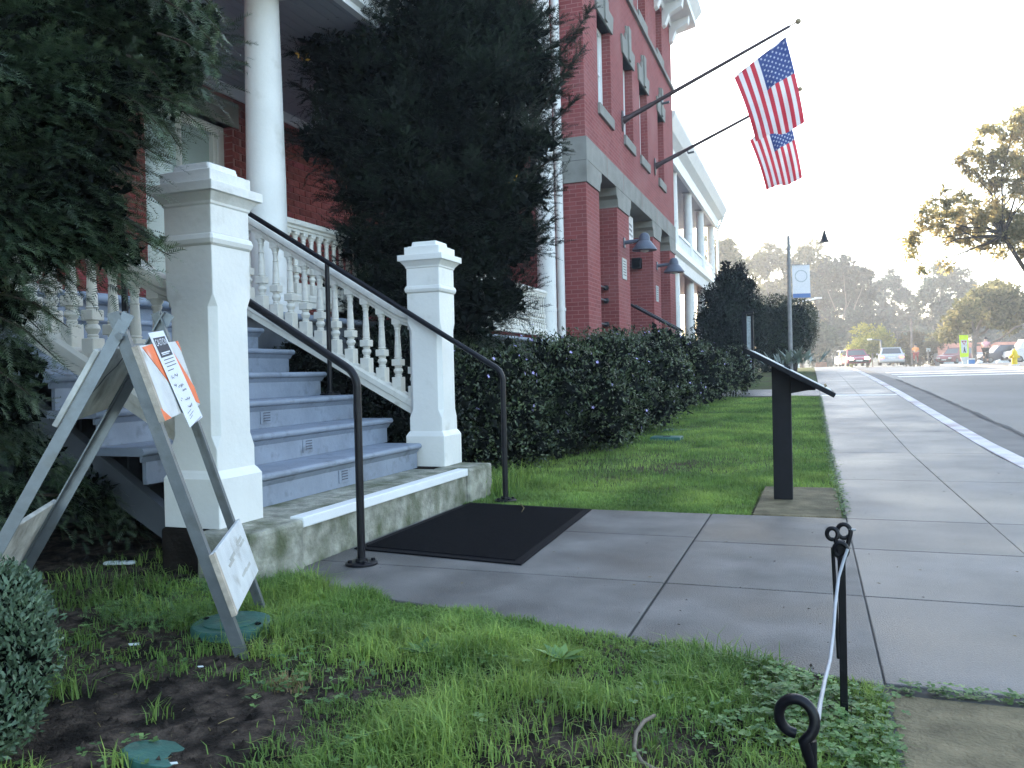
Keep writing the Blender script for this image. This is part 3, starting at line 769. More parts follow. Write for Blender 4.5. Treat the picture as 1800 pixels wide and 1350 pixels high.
MB().box((TX - 9, T1 - .4, -.1), (TX - .5, T1, 12.6)).build('far_side_wall', M['brick_side'], tw)
MB().box((TX - 4.4, T0 + .4, -.1), (TX - 4.0, T1 - .4, 5.7)).build('lobby_wall', M['brick_front'], tw)
MB().box((TX - 4.0, T0 + .4, 5.0), (TX - .78, T1 - .4, 5.2)).build('lobby_ceiling', M['ceiling_paint'], tw)
MB().box((TX - 4.0, T0 + .4, -.1), (TX - .3, T1 - .4, 1.5)).build('lobby_floor', M['stone'], tw)
for (a, b) in W2:
    for z0, z1 in ((6.74, 8.72), (10.62, 12.1)):
        window(tw, TX - .2, a + .002, b - .002, z0, z1, .10, .1, False, M['blind_sky_glass'])  # pale pane colour stands in for sky reflected in the glass
        MB().box((TX - .199, b - .012, z0), (TX - .004, b + .002, z1)).build('jamb', M['brick_side'], tw)
        MB().box((TX - .22, a - .06, z0 - .24), (TX + .06, b + .06, z0)).build('sill', M['stone'], tw, bevel=.008)
        if z0 < 8:
            c = (a + b) / 2; w = (b - a) / 2
            lt = MB(); lt.prism([(c - w - .12, z1), (c + w + .12, z1), (c + w + .22, z1 + .42), (c + w * .62, z1 + .42), (c + w * .62, z1 + .60), (c + .2, z1 + .60), (c + .24, z1 + .82), (c - .24, z1 + .82), (c - .2, z1 + .60), (c - w * .62, z1 + .60), (c - w * .62, z1 + .42), (c - w - .22, z1 + .42)], 0, TX - .19, TX + .045)
            lo = lt.build('lintel', M['stone'], tw)
            MB().prism([(c - .11, z1 + .02), (c + .11, z1 + .02), (c + .15, z1 + .84), (c - .15, z1 + .84)], 0, TX + .03, TX + .09).build('keystone', M['stone'], lo, bevel=.01)
MB().box((TX - .1, T0 - .05, 10.25), (TX + .08, T1 + .05, 10.38)).build('string_course', M['stone'], tw, bevel=.01)
MB().prism([(TX - .2, 12.25), (TX + .06, 12.25), (TX + .1, 12.4), (TX + .75, 12.55), (TX + .75, 12.75), (TX + .95, 13.0), (TX + .95, 13.1), (TX - .2, 13.1)], 1, T0 - .7, T1 + .75).build('cornice', M['white_trim'], tw)
MB().box((TX - 9, T0 - .7, 12.6), (TX - .2, T1 + .7, 13.1)).build('roof', M['white_trim'], tw)
for i in range(9):
    y = T0 + .2 + i * (T1 - T0 - .4) / 8
    MB().prism([(TX - .002, 11.75), (TX + .10, 11.8), (TX + .22, 12.1), (TX + .62, 12.3), (TX + .66, 12.53), (TX - .002, 12.53)], 1, y - .14, y + .14).build('bracket', M['white_trim'], tw, bevel=.01)
# lobby sign with unreadable small lettering, black speaker box
sg = empty('hanging_sign', (-4.5, 21.4, 4.7), 'cream sign board with small dark lettering hanging inside the middle tower opening', 'sign')
MB().box((-4.52, 20.45, 4.42), (-4.48, 22.2, 5.12)).build('board', M['board_white'], sg, bevel=.01)
lt = MB()
for r_ in range(3):
    for i in range(9):
        lt.box((-4.479, 20.85 + i * .14, 4.86 - r_ * .13 - .03 * abs(i - 4) * .3), (-4.476, 20.85 + i * .14 + random.uniform(.05, .1), 4.92 - r_ * .13 - .03 * abs(i - 4) * .3))
lt.build('lettering', M['ink'], sg)['kind'] = 'stuff'
sp = empty('loudspeaker', (-4.9, 23.4, 4.1), 'small black box fixed to the tower pier below the hanging sign', 'loudspeaker')
MB().box((-4.78, 23.36, 3.90), (-4.52, 23.594, 4.20)).build('cabinet', M['black_wood'], sp, bevel=.02); MB().box((-4.76, 23.352, 3.92), (-4.54, 23.36, 4.18)).build('grille', M['rubber'], sp)
# lamps on the piers
def wall_lamp(y, z, label):
    L = empty('wall_lamp', (TX, y, z), label, 'lamp', 'blue grey lamps on the tower piers')
    x0 = TX
    MB().box((x0 + .001, y - .07, z - .12), (x0 + .03, y + .07, z + .12)).build('wall_plate', M['lamp_blue'], L, bevel=.01)
    MB().tube([(x0 + .02, y, z), (x0 + .38, y, z + .03), (x0 + .5, y, z + .05)], [.05, .045, .06], 10).build('arm', M['lamp_blue'], L, smooth=50)
    sh = MB().lathe([(-.22, .30), (-.20, .30), (-.02, .17), (.0, .14), (.10, .13), (.17, .10), (.20, .05), (.205, .01)], 24, (x0 + .5, y, z)).build('lamp_shade', M['lamp_blue'], L, smooth=40)
    MB().lathe([(-.27, .02), (-.25, .09), (-.20, .12), (-.1, .1)], 14, (x0 + .5, y, z)).build('bulb', M['bulb'], L, smooth=60)
wall_lamp(19.64, 4.06, 'blue grey barn lamp on the tower pier nearer the large yew')
wall_lamp(24.15, 4.02, 'blue grey barn lamp on the farther tower pier next to the far wing')
for y, z, w, hh, lab in ((19.6, 3.42, .46, .5, 'larger grey plaque on the brick pier below the nearer lamp'), (24.1, 3.2, .36, .46, 'small grey plaque on the brick pier below the farther lamp')):
    P_ = empty('plaque', (TX, y, z), lab, 'plaque', 'plaques on the tower piers')
    MB().box((TX + .001, y - w / 2, z - hh / 2), (TX + .02, y + w / 2, z + hh / 2)).build('plate', M['plaque'], P_, bevel=.005)
    t = MB()
    for i in range(6): t.box((TX + .0205, y - w * .38, z + hh * .34 - i * .065), (TX + .0215, y + w * (.2 + .18 * random.random()), z + hh * .34 - i * .065 + .02))
    t.build('lettering', M['ink'], P_)['kind'] = 'stuff'
# three bars across the first opening
for i, z in enumerate((2.92, 2.62, 2.06)):
    b = empty('wall_bar', (TX - .29, 18.9, z), ['topmost', 'middle', 'lowest'][i] + ' of three grey bars across the first tower opening', 'bar', 'bars across the first tower opening')
    MB().tube([(TX - .29, 17.23, z), (TX - .29, 18.88, z)], .022, 8).build('rod', M['galv'], b, smooth=60)
    MB().lathe([(-.06, .0), (-.055, .05), (0, .075), (.055, .05), (.06, .0)], 10, (TX - .29, 18.90, z)).build('end_ball', M['black_metal'], b, smooth=60)
hs = empty('entrance_handrail', (-4, 21, 1.6), 'dark handrail sloping down in front of the tower entrance', 'handrail')
p0, p1 = hit(1104, 533, 1, 20.6), hit(1192, 580, 1, 20.6)
MB().tube([p0 - np.array([.4, 0, 0]), p0, p1], .035, 8).build('rail', M['black_metal'], hs, smooth=50)
MB().tube([p0 + np.array([0, .9, 0]), p1 + np.array([0, .9, 0])], .035, 8).build('rail', M['black_metal'], hs, smooth=50)
for p in (p0, p1): MB().tube([p, (p[0], p[1], .3)], .03, 8).build('post', M['black_metal'], hs, smooth=50)
# drainpipe
dp = empty('drainpipe', (-4.72, 16.0, 0), 'white drainpipe at the corner of porch and brick tower', 'drainpipe')
MB().tube([(-4.73, 15.98, .2), (-4.73, 15.98, 12.4)], .083, 14).build('pipe', M['white_paint'], dp, smooth=60)
for z in (2.2, 5.6, 9): MB().lathe([(0, .1), (.06, .1)], 14, (-4.73, 15.98, z)).build('bracket', M['white_paint'], dp, smooth=30)

# ================================================================== FAR WING
fw = empty('far_wing', (-6, 38, .8), 'far brick wing with two storeys of white porch columns beyond the tower', 'building')
F1 = 45.3
MB().box((-16, T1 + .02, .3), (-8.0, F1, 10)).build('wall', M['brick_front'], fw)
MB().box((-8.0, T1 + .02, 5.05), (-4.62, F1, 5.42)).build('balcony_floor', M['white_trim'], fw)
MB().prism([(-4.7, 4.72), (-4.58, 4.72), (-4.52, 5.1), (-4.40, 5.2), (-4.40, 5.44), (-4.7, 5.44)], 1, T1 + .02, F1 + .2).build('balcony_moulding', M['white_trim'], fw)
MB().box((-8.0, T1 + .02, 8.62), (-4.62, F1, 8.8)).build('porch_ceiling', M['ceiling_paint'], fw)
MB().prism([(-4.75, 8.55), (-4.6, 8.55), (-4.55, 8.95), (-4.30, 9.15), (-4.10, 9.5), (-4.10, 9.62), (-4.75, 9.62)], 1, T1 + .02, F1 + .5).build('eave', M['white_trim'], fw)
MB().prism([(-4.3, 9.62), (-16, 12.0), (-16, 9.62)], 1, T1 + .02, F1 + .4).build('roof', M['stone'], fw)
MB().box((-8, T1 + .02, .2), (-4.6, F1, 1.6)).build('porch_base', M['mortar'], fw)
for y in (28.2, 32.0, 36.2, 40.4, 44.9):
    column(fw, -4.9, y, 5.42, 8.6, .2); column(fw, -4.9, y, 1.6, 5.05, .23)
fr = empty('balcony_railing', (-4.85, 38, 5.42)); fr.parent = fw; fr.location = Vector((-4.85, 38, 5.42)) - fw.location
MB().box((-4.92, T1 + .1, 6.25), (-4.78, F1 - .1, 6.36)).build('top_rail', M['white_trim'], fr); MB().box((-4.9, T1 + .1, 5.55), (-4.8, F1 - .1, 5.62)).build('bottom_rail', M['white_trim'], fr)
bb = MB()
for i in range(110):
    y = T1 + .2 + i * .158
    bb.square([(5.6, .035, .01), (6.26, .03, .01)], (-4.85, y, 0))
bb.build('balusters', M['white_trim'], fr)['kind'] = 'stuff'
MB().tube([(-4.25, F1 + .2, 9.2), (-4.6, F1 + .2, 8.4), (-4.6, F1 + .2, .8)], .06, 8).build('downpipe', M['white_paint'], fw, smooth=60)

# ================================================================== FLAGS
def flag_set(ybase, zbase, tip_px, label_p, label_f, hoist, fly, off, drop):
    base = np.array([TX, ybase, zbase]); tip = hit(tip_px[0], tip_px[1], 1, ybase)
    d = tip - base; Ld = np.linalg.norm(d); d = d / Ld
    fp = empty('flagpole', tuple(base), label_p, 'flagpole', 'flagpoles slanting out from the tower')
    MB().tube([base + d * .02, base + d * Ld * .32, base + d * Ld], [.052, .046, .033], 12).build('pole', M['pole_dark'], fp, smooth=60)
    MB().tube([base + d * .02, base + d * .18, base + d * .20, base + d * .8, base + d * .82], [.095, .075, .066, .058, .05], 12).build('socket', M['pole_dark'], fp, smooth=40)
    m_ = MB(); m_.lathe([(0, .0), (.001, .21), (.03, .20), (.05, .1), (.055, 0)], 18)
    m_.v = [(TX + z, ybase + x * .55, zbase + y * 1.25) for x, y, z in m_.v]; m_.build('wall_plate', M['pole_dark'], fp, smooth=40)
    MB().tube([base + d * Ld, base + d * (Ld + .14)], .016, 8).build('stem', M['gold'], fp)
    ball = MB().lathe([(-.065, .0), (-.055, .035), (-.03, .06), (0, .067), (.03, .06), (.055, .035), (.065, 0)], 14, tuple(base + d * (Ld + .2))).build('finial', M['gold'], fp, smooth=60)
    # cleat
    q = base + d * 1.05 + np.array([0, 0, -.12]); MB().tube([q, q + np.array([.18, 0, .02])], .03, 6).build('cleat', M['galv'], fp)
    MB().tube([q + np.array([0, 0, .1]), q], .02, 6).build('cleat_arm', M['galv'], fp)
    MB().tube([base + d * Ld + np.array([0, 0, -.03]), base + d * (Ld - .03) + np.array([.02, 0, -.16]), base + d * (Ld - off) + np.array([0, 0, -.24])], .008, 6).build('halyard', M['ink'], fp)
    # flag hangs from the rope under the pole
    fl = empty('flag', tuple(base + d * (Ld - off)), label_f, 'flag', 'flags on the tower poles')
    O = base + d * (Ld - off) + np.array([0, 0, -drop]); hd = unit(-d + np.array([0, 0, -.20]))
    fd0 = unit(np.array([.10, .06, -1.0]))
    nu, nvv = 39, 40
    def pt(u, v):            # u along the hoist from the tip inwards, v along the fly downwards
        sway = .16 * v * v + .02 * math.sin(v * 5 + u * 3)
        p = O + hd * hoist * u * (1 - .10 * v) + fd0 * fly * v * (1 - .20 * u)
        p = p + np.array([1, 0, 0]) * (fly * .16 * v * (1 - .45 * v))
        p = p + np.array([0, 1, 0]) * (.13 * math.sin(u * 8 + v * 5) * (.35 + v) + .05 * math.sin(u * 17 - v * 6) * v + .18 * sway)
        p = p + np.array([0, 0, 1]) * (-.05 * math.sin(v * 3) * math.sin(u * 3.14))
        return p
    us = np.linspace(0, 1, nu + 1); vs = np.linspace(0, 1, nvv + 1)
    hv = .42   # canton length down the fly
    red = MB(); white = MB(); blue = MB()
    for s in range(13):
        for target, cond in ((red if s % 2 == 0 else white, 0),):
            for a in range(3):
                u0 = (s * 3 + a) / 39; u1 = (s * 3 + a + 1) / 39
                for b in range(nvv):
                    v0, v1 = vs[b], vs[b + 1]
                    t = blue if (s < 7 and v1 <= hv + 1e-3) else target
                    t.add([pt(u0, v0), pt(u1, v0), pt(u1, v1), pt(u0, v1)], [(0, 1, 2, 3)])
    for mb_, nm, m in ((red, 'red_stripes', M['flag_red']), (white, 'white_stripes', M['flag_white']), (blue, 'canton', M['flag_blue'])):
        o = mb_.build(nm, m, fl, smooth='all', fix=False)
        bm = bmesh.new(); bm.from_mesh(o.data); bmesh.ops.remove_doubles(bm, verts=bm.verts, dist=1e-4); bm.to_mesh(o.data); bm.free()
        o.data.polygons.foreach_set('use_smooth', [True] * len(o.data.polygons))
        if nm != 'canton': o['kind'] = 'stuff'
    stb = MB()
    for r_ in range(9):
        nst = 6 if r_ % 2 == 0 else 5
        for c in range(nst):
            uu = (r_ + 1) / 10 * 7 / 13; vv = ((c * 2 + (1 if nst == 6 else 2)) / 12) * hv
            for side in (1, -1):
                cc = pt(uu, vv); ring = []
                e1 = unit(pt(uu + .01, vv) - cc); e2 = unit(pt(uu, vv + .01) - cc); nn = np.cross(e1, e2) * .004 * side
                for k in range(10):
                    rr = .036 if k % 2 == 0 else .015; an = k * PI / 5
                    ring.append(cc + nn + e1 * rr * math.cos(an) + e2 * rr * math.sin(an))
                stb.add([cc + nn] + ring, [(0, k + 1, (k + 1) % 10 + 1) for k in range(10)])
    stb.build('stars', M['flag_white'], fl, fix=False)['kind'] = 'stuff'
    MB().tube([O + hd * -.05, O + hd * (hoist + .12)], .010, 6).build('header_rope', M['ink'], fl)
flag_set(19.75, 7.03, (1388, 46), 'dark flagpole on the tower wall nearer the yew, carrying the upper flag', 'upper flag with stars and red and white stripes, hanging from the nearer pole', 1.36, 1.98, .10, .20)
flag_set(24.15, 6.93, (1394, 163), 'dark flagpole farther along the tower wall, carrying the lower flag', 'lower flag with stars and stripes, partly hidden behind the upper flag', 1.22, 1.86, .16, .46)

# ================================================================== BARRICADE
A1, R1, L1 = np.array([-2.154, 2.116, 1.16]), np.array([-1.86, 2.34, -.02]), np.array([-2.65, 1.73, -.02])
A2, R2, L2 = np.array([-2.41, 2.58, 1.20]), np.array([-2.125, 2.805, .0]), np.array([-2.92, 2.19, .03])
bc = empty('barricade', (-2.3, 2.3, 0), 'folding metal barricade with orange striped boards and a taped paper notice', 'barricade')
axis = unit(A2 - A1)
def leg(a, b, out, ww=.033, side=1):
    """angle iron: one flange faces outwards, one faces along the barricade"""
    d = unit(b - a); s = axis * side; o_ = unit(out - d * np.dot(out, d)); t = .005
    mb = MB()
    a_ = a - d * .03
    mb.hexa([a_, a_ + s * ww, a_ + s * ww + o_ * t, a_ + o_ * t, b, b + s * ww, b + s * ww + o_ * t, b + o_ * t])
    mb.hexa([a_, a_ + s * t, a_ + s * t - o_ * ww, a_ - o_ * ww, b, b + s * t, b + s * t - o_ * ww, b - o_ * ww])
    lg = mb.build('leg', M['galv'], bc)
    return lg
nR = unit(np.cross(axis, R1 - A1)); nR = nR if nR[0] > 0 else -nR
nL = unit(np.cross(axis, L1 - A1)); nL = nL if nL[0] < 0 else -nL
for a, b, n_, s in ((A1, R1, nR, 1), (A2, R2, nR, -1), (A1, L1, nL, 1), (A2, L2, nL, -1)):
    lg = leg(a, b, n_, .034, s)
for a, s in ((A1, -1), (A2, -1)):
    c = a + np.array([0, 0, -.055]); MB().tube([c - axis * .018, c + axis * .012], .013, 8).build('hinge_bolt', M['galv'], bc)
def board(a, ra, b, rb2, t0, t1, n_, m, th=.018, off=.006, ext=(.01, .012)):
    p = lambda A, B, t: A + (B - A) * t
    q = [p(a, ra, t0), p(b, rb2, t0), p(b, rb2, t1), p(a, ra, t1)]
    e = unit(q[1] - q[0]); q = [q[0] - e * ext[0], q[1] + e * ext[1], q[2] + e * ext[1], q[3] - e * ext[0]]
    q = [x + n_ * off for x in q]
    o = MB().slabq(q, n_, th).build('board', m, bc, bevel=.003)
    return q, [x + n_ * (th + .0012) for x in q], o
q, f, bo = board(A1, R1, A2, R2, .08, .295, nR, [M['board_white']])
def onq(f, u, v):
    return (f[0] * (1 - u) + f[1] * u) * (1 - v) + (f[3] * (1 - u) + f[2] * u) * v
def stripe(f, n_, pts, parent, name='stripe', m='orange', t=.0012):
    qq = [onq(f, u, v) for u, v in pts]
    mb = MB(); k = len(qq); mb.add(qq + [p + n_ * t for p in qq], [tuple(range(k)), tuple(range(2 * k - 1, k - 1, -1))] + [(i, k + i, k + (i + 1) % k, (i + 1) % k) for i in range(k)])
    return mb.build(name, M[m], parent)
f0 = [p - nR * .0008 for p in f]
stripe(f0, nR, [(.09, .03), (.33, .0), (.99, .93), (.99, 1.0), (.80, 1.0)][:2] + [(.72, .72), (.62, .93)], bo)
stripe(f0, nR, [(.62, .0), (.70, .0), (1.0, .72), (1.0, .98), (.90, .93)], bo)
stripe(f0, nR, [(.93, .0), (1.0, .0), (1.0, .16)], bo)
stripe(f0, nR, [(.0, .82), (.16, 1.0), (.0, 1.0)], bo)
MB().slabq([onq(q, 0, 0) - axis * .002, onq(q, .045, 0) - axis * .002, onq(q, .045, 1) - axis * .002, onq(q, 0, 1) - axis * .002], nR, .0195).build('board_edge', M['board_wood'], bo)
# the notice taped over the board
pp = [(.40, -.13), (.66, -.13), (.80, .86), (.60, 1.02)]
pq = [onq(f, .31, -.15) + nR * .002, onq(f, .68, -.17) + nR * .003, onq(f, .87, 1.17) + nR * .008, onq(f, .45, 1.22) + nR * .006]
pw = empty('notice', tuple(pq[0]), 'white paper notice headed CAUTION taped over the striped barricade board', 'notice')
MB().slabq(pq, nR, .0006).build('sheet', M['paper'], pw)
pf = [p + nR * .0012 for p in pq]
stripe(pf, nR, [(.12, .06), (.90, .06), (.90, .265), (.12, .265)], pw, 'heading_block', 'ink', .0003)
pe = unit(pf[1] - pf[0]); pd = unit(pf[3] - pf[0])
def text_on(s, pos, ex, ey, n_, size, m, parent, name='lettering', sx=1.0):
    cu = bpy.data.curves.new('txt', 'FONT'); cu.body = s; cu.size = size; cu.align_x = 'CENTER'; cu.align_y = 'CENTER'
    to = bpy.data.objects.new('txt', cu); COL.objects.link(to)
    bpy.context.view_layer.update()
    me = bpy.data.meshes.new_from_object(to.evaluated_get(bpy.context.evaluated_depsgraph_get()))
    bpy.data.objects.remove(to)
    for v in me.vertices:
        c = v.co; p = np.array(pos) + np.asarray(ex) * c.x * sx + np.asarray(ey) * c.y
        v.co = Vector(p)
    me.materials.clear(); me.materials.append(m); me.name = name
    o = bpy.data.objects.new(name, me); COL.objects.link(o); attach(o, parent); return o
pW = np.linalg.norm(pf[1] - pf[0])
text_on('CAUTION', onq(pf, .51, .115) + nR * .0009, pe, -pd, nR, .036, M['paper'], pw, sx=pW * .74 / .165)
ln = MB()
for v, u1, w in ((.215, .80, .010), (.235, .7, .006)):
    qq = [onq(pf, .22, v), onq(pf, u1, v), onq(pf, u1, v + w * 1.4), onq(pf, .22, v + w * 1.4)]; ln.add([p + nR * .0009 for p in qq], [(0, 1, 2, 3)])
ln.build('small_print', M['paper'], pw)['kind'] = 'stuff'
ln = MB()
for v, u0, u1 in ((.29, .2, .86), (.325, .15, .84), (.36, .2, .85), (.40, .15, .55)):
    qq = [onq(pf, u0, v), onq(pf, u1, v), onq(pf, u1, v + .008), onq(pf, u0, v + .008)]; ln.add([p + nR * .0004 for p in qq], [(0, 1, 2, 3)])
for v, u0, n in ((.46, .2, 6), (.55, .15, 2), (.58, .35, 5), (.63, .5, 4), (.70, .15, 2), (.73, .4, 5), (.80, .4, 4)):
    for i in range(n):
        a = u0 + i * .075; b_ = a + random.uniform(.03, .06); v1 = v + random.uniform(-.01, .025); v2 = v + random.uniform(-.01, .025)
        qq = [onq(pf, a, v1), onq(pf, b_, v2), onq(pf, b_ + .012, v2 + .014), onq(pf, a + .012, v1 + .014)]; ln.add([p + nR * .0004 for p in qq], [(0, 1, 2, 3)])
for v, u0, u1 in ((.87, .2, .5), (.90, .25, .6), (.93, .2, .45), (1.0, .1, .9)):
    qq = [onq(pf, u0, v), onq(pf, u1, v - .02), onq(pf, u1, v - .015), onq(pf, u0, v + .005)]; ln.add([p + nR * .0004 for p in qq], [(0, 1, 2, 3)])
ln.build('writing', M['ink'], pw)['kind'] = 'stuff'
q2, f2, b2 = board(A1, R1, A2, R2, .685, .87, nR, [M['board_white']], th=.016)
MB().slabq([onq(q2, 0, 0) - axis * .002, onq(q2, .05, 0) - axis * .002, onq(q2, .05, 1) - axis * .002, onq(q2, 0, 1) - axis * .002], nR, .0175).build('board_edge', M['board_wood'], b2)
for k in range(7):
    u = .2 + .55 * random.random(); v = .15 + .6 * random.random()
    stripe([p - nR * .0009 for p in f2], nR, [(u, v), (u + .18, v - .02), (u + .20, v + .04), (u + .02, v + .05)], b2, 'scuff', 'board_back', .0004)
q3, f3, b3 = board(A1, L1, A2, L2, .09, .30, nL, [M['board_back']])
cr = [(.20, 1.0), (.27, .78), (.24, .70), (.36, .52), (.40, .40), (.52, .27), (.55, .18), (.66, .0)]
inn = [p - nL * .0185 - nL * .0 for p in f3]
mb = MB()
for (u0, v0), (u1, v1) in zip(cr[:-1], cr[1:]):
    mb.add([onq(q3, u0, v0) - nL * .001, onq(q3, u0 + .035, v0) - nL * .001, onq(q3, u1 + .035, v1) - nL * .001, onq(q3, u1, v1) - nL * .001], [(0, 1, 2, 3)])
mb.build('crack', M['ink'], b3)
q4, f4, b4 = board(A1, L1, A2, L2, .60, .80, nL, [M['board_back']])

# ================================================================== INTERPRETIVE SIGN
sgn = empty('wayside_sign', (-.20, 6.25, .005), 'black angled information sign on a single post beside the pavement', 'sign')
MB().box((-.265, 6.16, .005), (-.135, 6.29, .96)).build('post', M['black_wood'], sgn, bevel=.006)
hi_, lo_ = hit(1310, 612, 1, 5.92), hit(1470, 692, 1, 5.92)
dx = lo_ - hi_; nn = unit(np.array([-dx[2], 0, dx[0]]))
qq = [hi_, lo_, lo_ + np.array([0, .62, 0]), hi_ + np.array([0, .62, 0])]
pn = MB().slabq(qq, -nn, .032).build('panel', M['black_wood'], sgn, bevel=.004)
ci = np.mean(qq, 0); MB().slabq([ci + (p - ci) * np.array([.9, .9, .9]) + nn * .0005 for p in qq], nn, .003).build('face', M['plaque'], pn)
MB().prism([(-.135, .90), (.03, .795), (.03, .785), (-.02, .785), (-.135, .765)], 1, 6.17, 6.28).build('bracket', M['black_wood'], sgn)
MB().tube([lo_ + np.array([-.075, .02, .055]), lo_ + np.array([-.06, .02, .06])], .012, 8).build('screw_cap', M['gold'], sgn)

# kiosk sign beyond the hedge
kt, kb = hit(1311, 552, 1, 21.5), hit(1314, 640, 1, 21.5)
ks = empty('notice_stand', (kb[0], 21.5, g(21.5)), 'slim dark framed notice stand behind the end of the hedge', 'sign')
MB().box((kb[0] - .11, 21.4, g(21.5) - .02), (kb[0] + .0, 21.6, kt[2])).build('post', M['black_wood'], ks, bevel=.01)
MB().box((kb[0] + .0005, 21.45, .8), (kb[0] + .105, 21.55, kt[2] - .06)).build('panel', M['plaque'], ks, bevel=.005)
MB().box((kb[0] + .106, 21.42, .6), (kb[0] + .16, 21.58, kt[2] - .02)).build('frame', M['black_wood'], ks, bevel=.005)
MB().box((kb[0] - .12, 21.36, kt[2]), (kb[0] + .17, 21.64, kt[2] + .05)).build('cap', M['black_wood'], ks, bevel=.01)

# ================================================================== PIGTAIL STAKES AND WIRE
def stake(x, y, h, label, extra):
    s = empty('pigtail_stake', (x, y, -.03), label, 'stake', 'black pigtail stakes at the path edge')
    if extra:
        MB().box((x - .010, y - .004, -.05), (x + .010, y + .004, h - .03)).build('flat_bar', M['black_metal'], s, bevel=.002)
        MB().tube([(x - .012, y, .15), (x - .022, y, h - .05)], .005, 8).build('rod', M['black_metal'], s, smooth=60)
        for (cx_, cz, R, ph, dy) in ((x - .002, h - .055, .017, 0, -.012), (x - .022, h - .015, .014, .6, .004), (x + .008, h - .008, .017, 1.2, .012)):
            pts = [(cx_ + R * math.cos(a), y + dy + .012 * (a / 6.3), cz + R * 1.15 * math.sin(a)) for a in np.linspace(-1.6 + ph, 4.3 + ph, 18)]
            MB().tube([(x, y + dy, h - .11)] + pts, .0062, 8).build('loop', M['black_metal'], s, smooth=60)
        MB().tube([(x + .02, y + .01, h + .0), (x + .038, y + .01, h - .002)], .003, 6).build('tie', M['wire_grey'], s)
    else:
        MB().tube([(x + .02, y, -.05), (x + .018, y, h - .16), (x + .012, y, h - .10), (x + .012, y, h - .055)], .0075, 10).build('rod', M['black_metal'], s, smooth=60)
        pts = [(x - .006 + .023 * math.cos(a), y - .006 + .004 * a, h - .028 + .026 * math.sin(a)) for a in np.linspace(-1.2, 4.6, 24)]
        MB().tube([(x + .012, y, h - .09)] + pts, .0072, 10).build('loop', M['black_metal'], s, smooth=60)
stake(.07, 2.40, .505, 'taller black stake with tangled loops standing at the path edge', True)
stake(-.02, 1.16, .505, 'black pigtail stake nearest the bottom edge of the photo', False)
wpts = [(1490, 965, 2.37), (1483, 985, 2.36), (1474, 1015, 2.32), (1468, 1065, 2.2), (1465, 1110, 2.08), (1459, 1160, 1.93), (1450, 1195, 1.8), (1442, 1235, 1.6), (1436, 1272, 1.17)]
w_ = MB().tube([hit(px, py, 1, yy) for px, py, yy in wpts], .0042, 8).build('wire', M['wire_grey'], smooth=60)
tag(w_, 'grey wire strung between the two black stakes', 'wire')

# ================================================================== GROUND DETAILS
vc = empty('valve_cover', (-2.08, 2.54, .02), 'round green plastic valve cover behind the barricade foot', 'cover')
MB().lathe([(-.06, .148), (.022, .148), (.030, .142), (.032, .0)], 36, (-2.09, 2.55, 0)).build('lid', M['green_plastic'], vc, smooth=40)
MB().lathe([(.031, .105), (.035, .105), (.036, .100), (.036, .0)], 30, (-2.09, 2.55, 0)).build('boss', M['green_plastic'], vc, smooth=40)
for a in (0, PI): MB().lathe([(.035, .012), (.039, .012), (.039, .0)], 8, (-2.09 + .12 * math.cos(a), 2.55 + .12 * math.sin(a), -.004)).build('screw', M['rubber'], vc)
v2 = empty('buried_cover', (-1.62, 1.72, 0), 'half buried green plastic cover in bare soil at the bottom of the photo', 'cover')
bl_c = hit(283, 1316, 2, -.004); lm = MB(); lm.lathe([(-.03, .092), (-.004, .092), (.0, .088), (.001, .0)], 28)
lm.v = [(x + bl_c[0], y + bl_c[1], z + bl_c[2] - .008 - x * .16 - y * .22) for x, y, z in lm.v]; lm.build('lid', M['green_plastic'], v2, smooth=40)
for n_, (px, py), lab in ((0, (1172, 771), 'nearer teal valve box lid in the grass beside the hedge'), (1, (1192, 758), 'farther teal valve box lid in the grass beside the hedge')):
    p = hit(px, py, 2, .035); e = empty('valve_box', (p[0], p[1], g(p[1])), lab, 'cover', 'teal valve box lids by the hedge')
    MB().box((p[0] - .2, p[1] - .16, p[2] - .1), (p[0] + .2, p[1] + .16, p[2] + .03)).build('lid', M['green_plastic'], e, bevel=.01)
    MB().box((p[0] - .05, p[1] - .02, p[2] + .0305), (p[0] + .05, p[1] + .02, p[2] + .036)).build('pull_tab', M['rubber'], e)
p = hit(208, 993, 2, .05)
lt = empty('plastic_edging', tuple(p), 'white scalloped plastic piece lying in the shade under the steps', 'litter')
for i in range(4):
    MB().lathe([(0, .024), (.006, .028), (.012, .024), (.012, .012), (.004, .012)], 12, (p[0] - .06 + i * .034, p[1] + i * .012, p[2])).build('ring', M['litter'], lt, smooth=50)
for i, (px, py, s, lab) in enumerate(((235, 1133, .026, 'small torn white paper scrap on dark soil left of the barricade foot'), (352, 1172, .012, 'tiny white chip on the bare soil below the green valve cover'), (305, 1342, .012, 'tiny white chip at the bottom of the photo beside the buried cover'))):
    q = hit(px, py, 2, .012)
    o = MB().prism([(q[0] - s, q[1]), (q[0] - s * .2, q[1] - s * .5), (q[0] + s, q[1] + .2 * s), (q[0] + .3 * s, q[1] + s * .7)], 2, q[2] - .001, q[2] + .002).build('paper_scrap', M['litter'], bevel=.001)
    tag(o, lab, 'litter')
hp = [hit(px, py, 2, zz) for px, py, zz in ((1150, 1258, .02), (1132, 1268, .03), (1118, 1288, .028), (1115, 1315, .025), (1128, 1340, .02), (1150, 1352, .01), (1190, 1358, .0))]
tag(MB().tube(hp, .0055, 8).build('drip_hose', M['hose'], smooth=60), 'thin brown drip hose curling out of the bare soil', 'hose')
tw_ = MB()
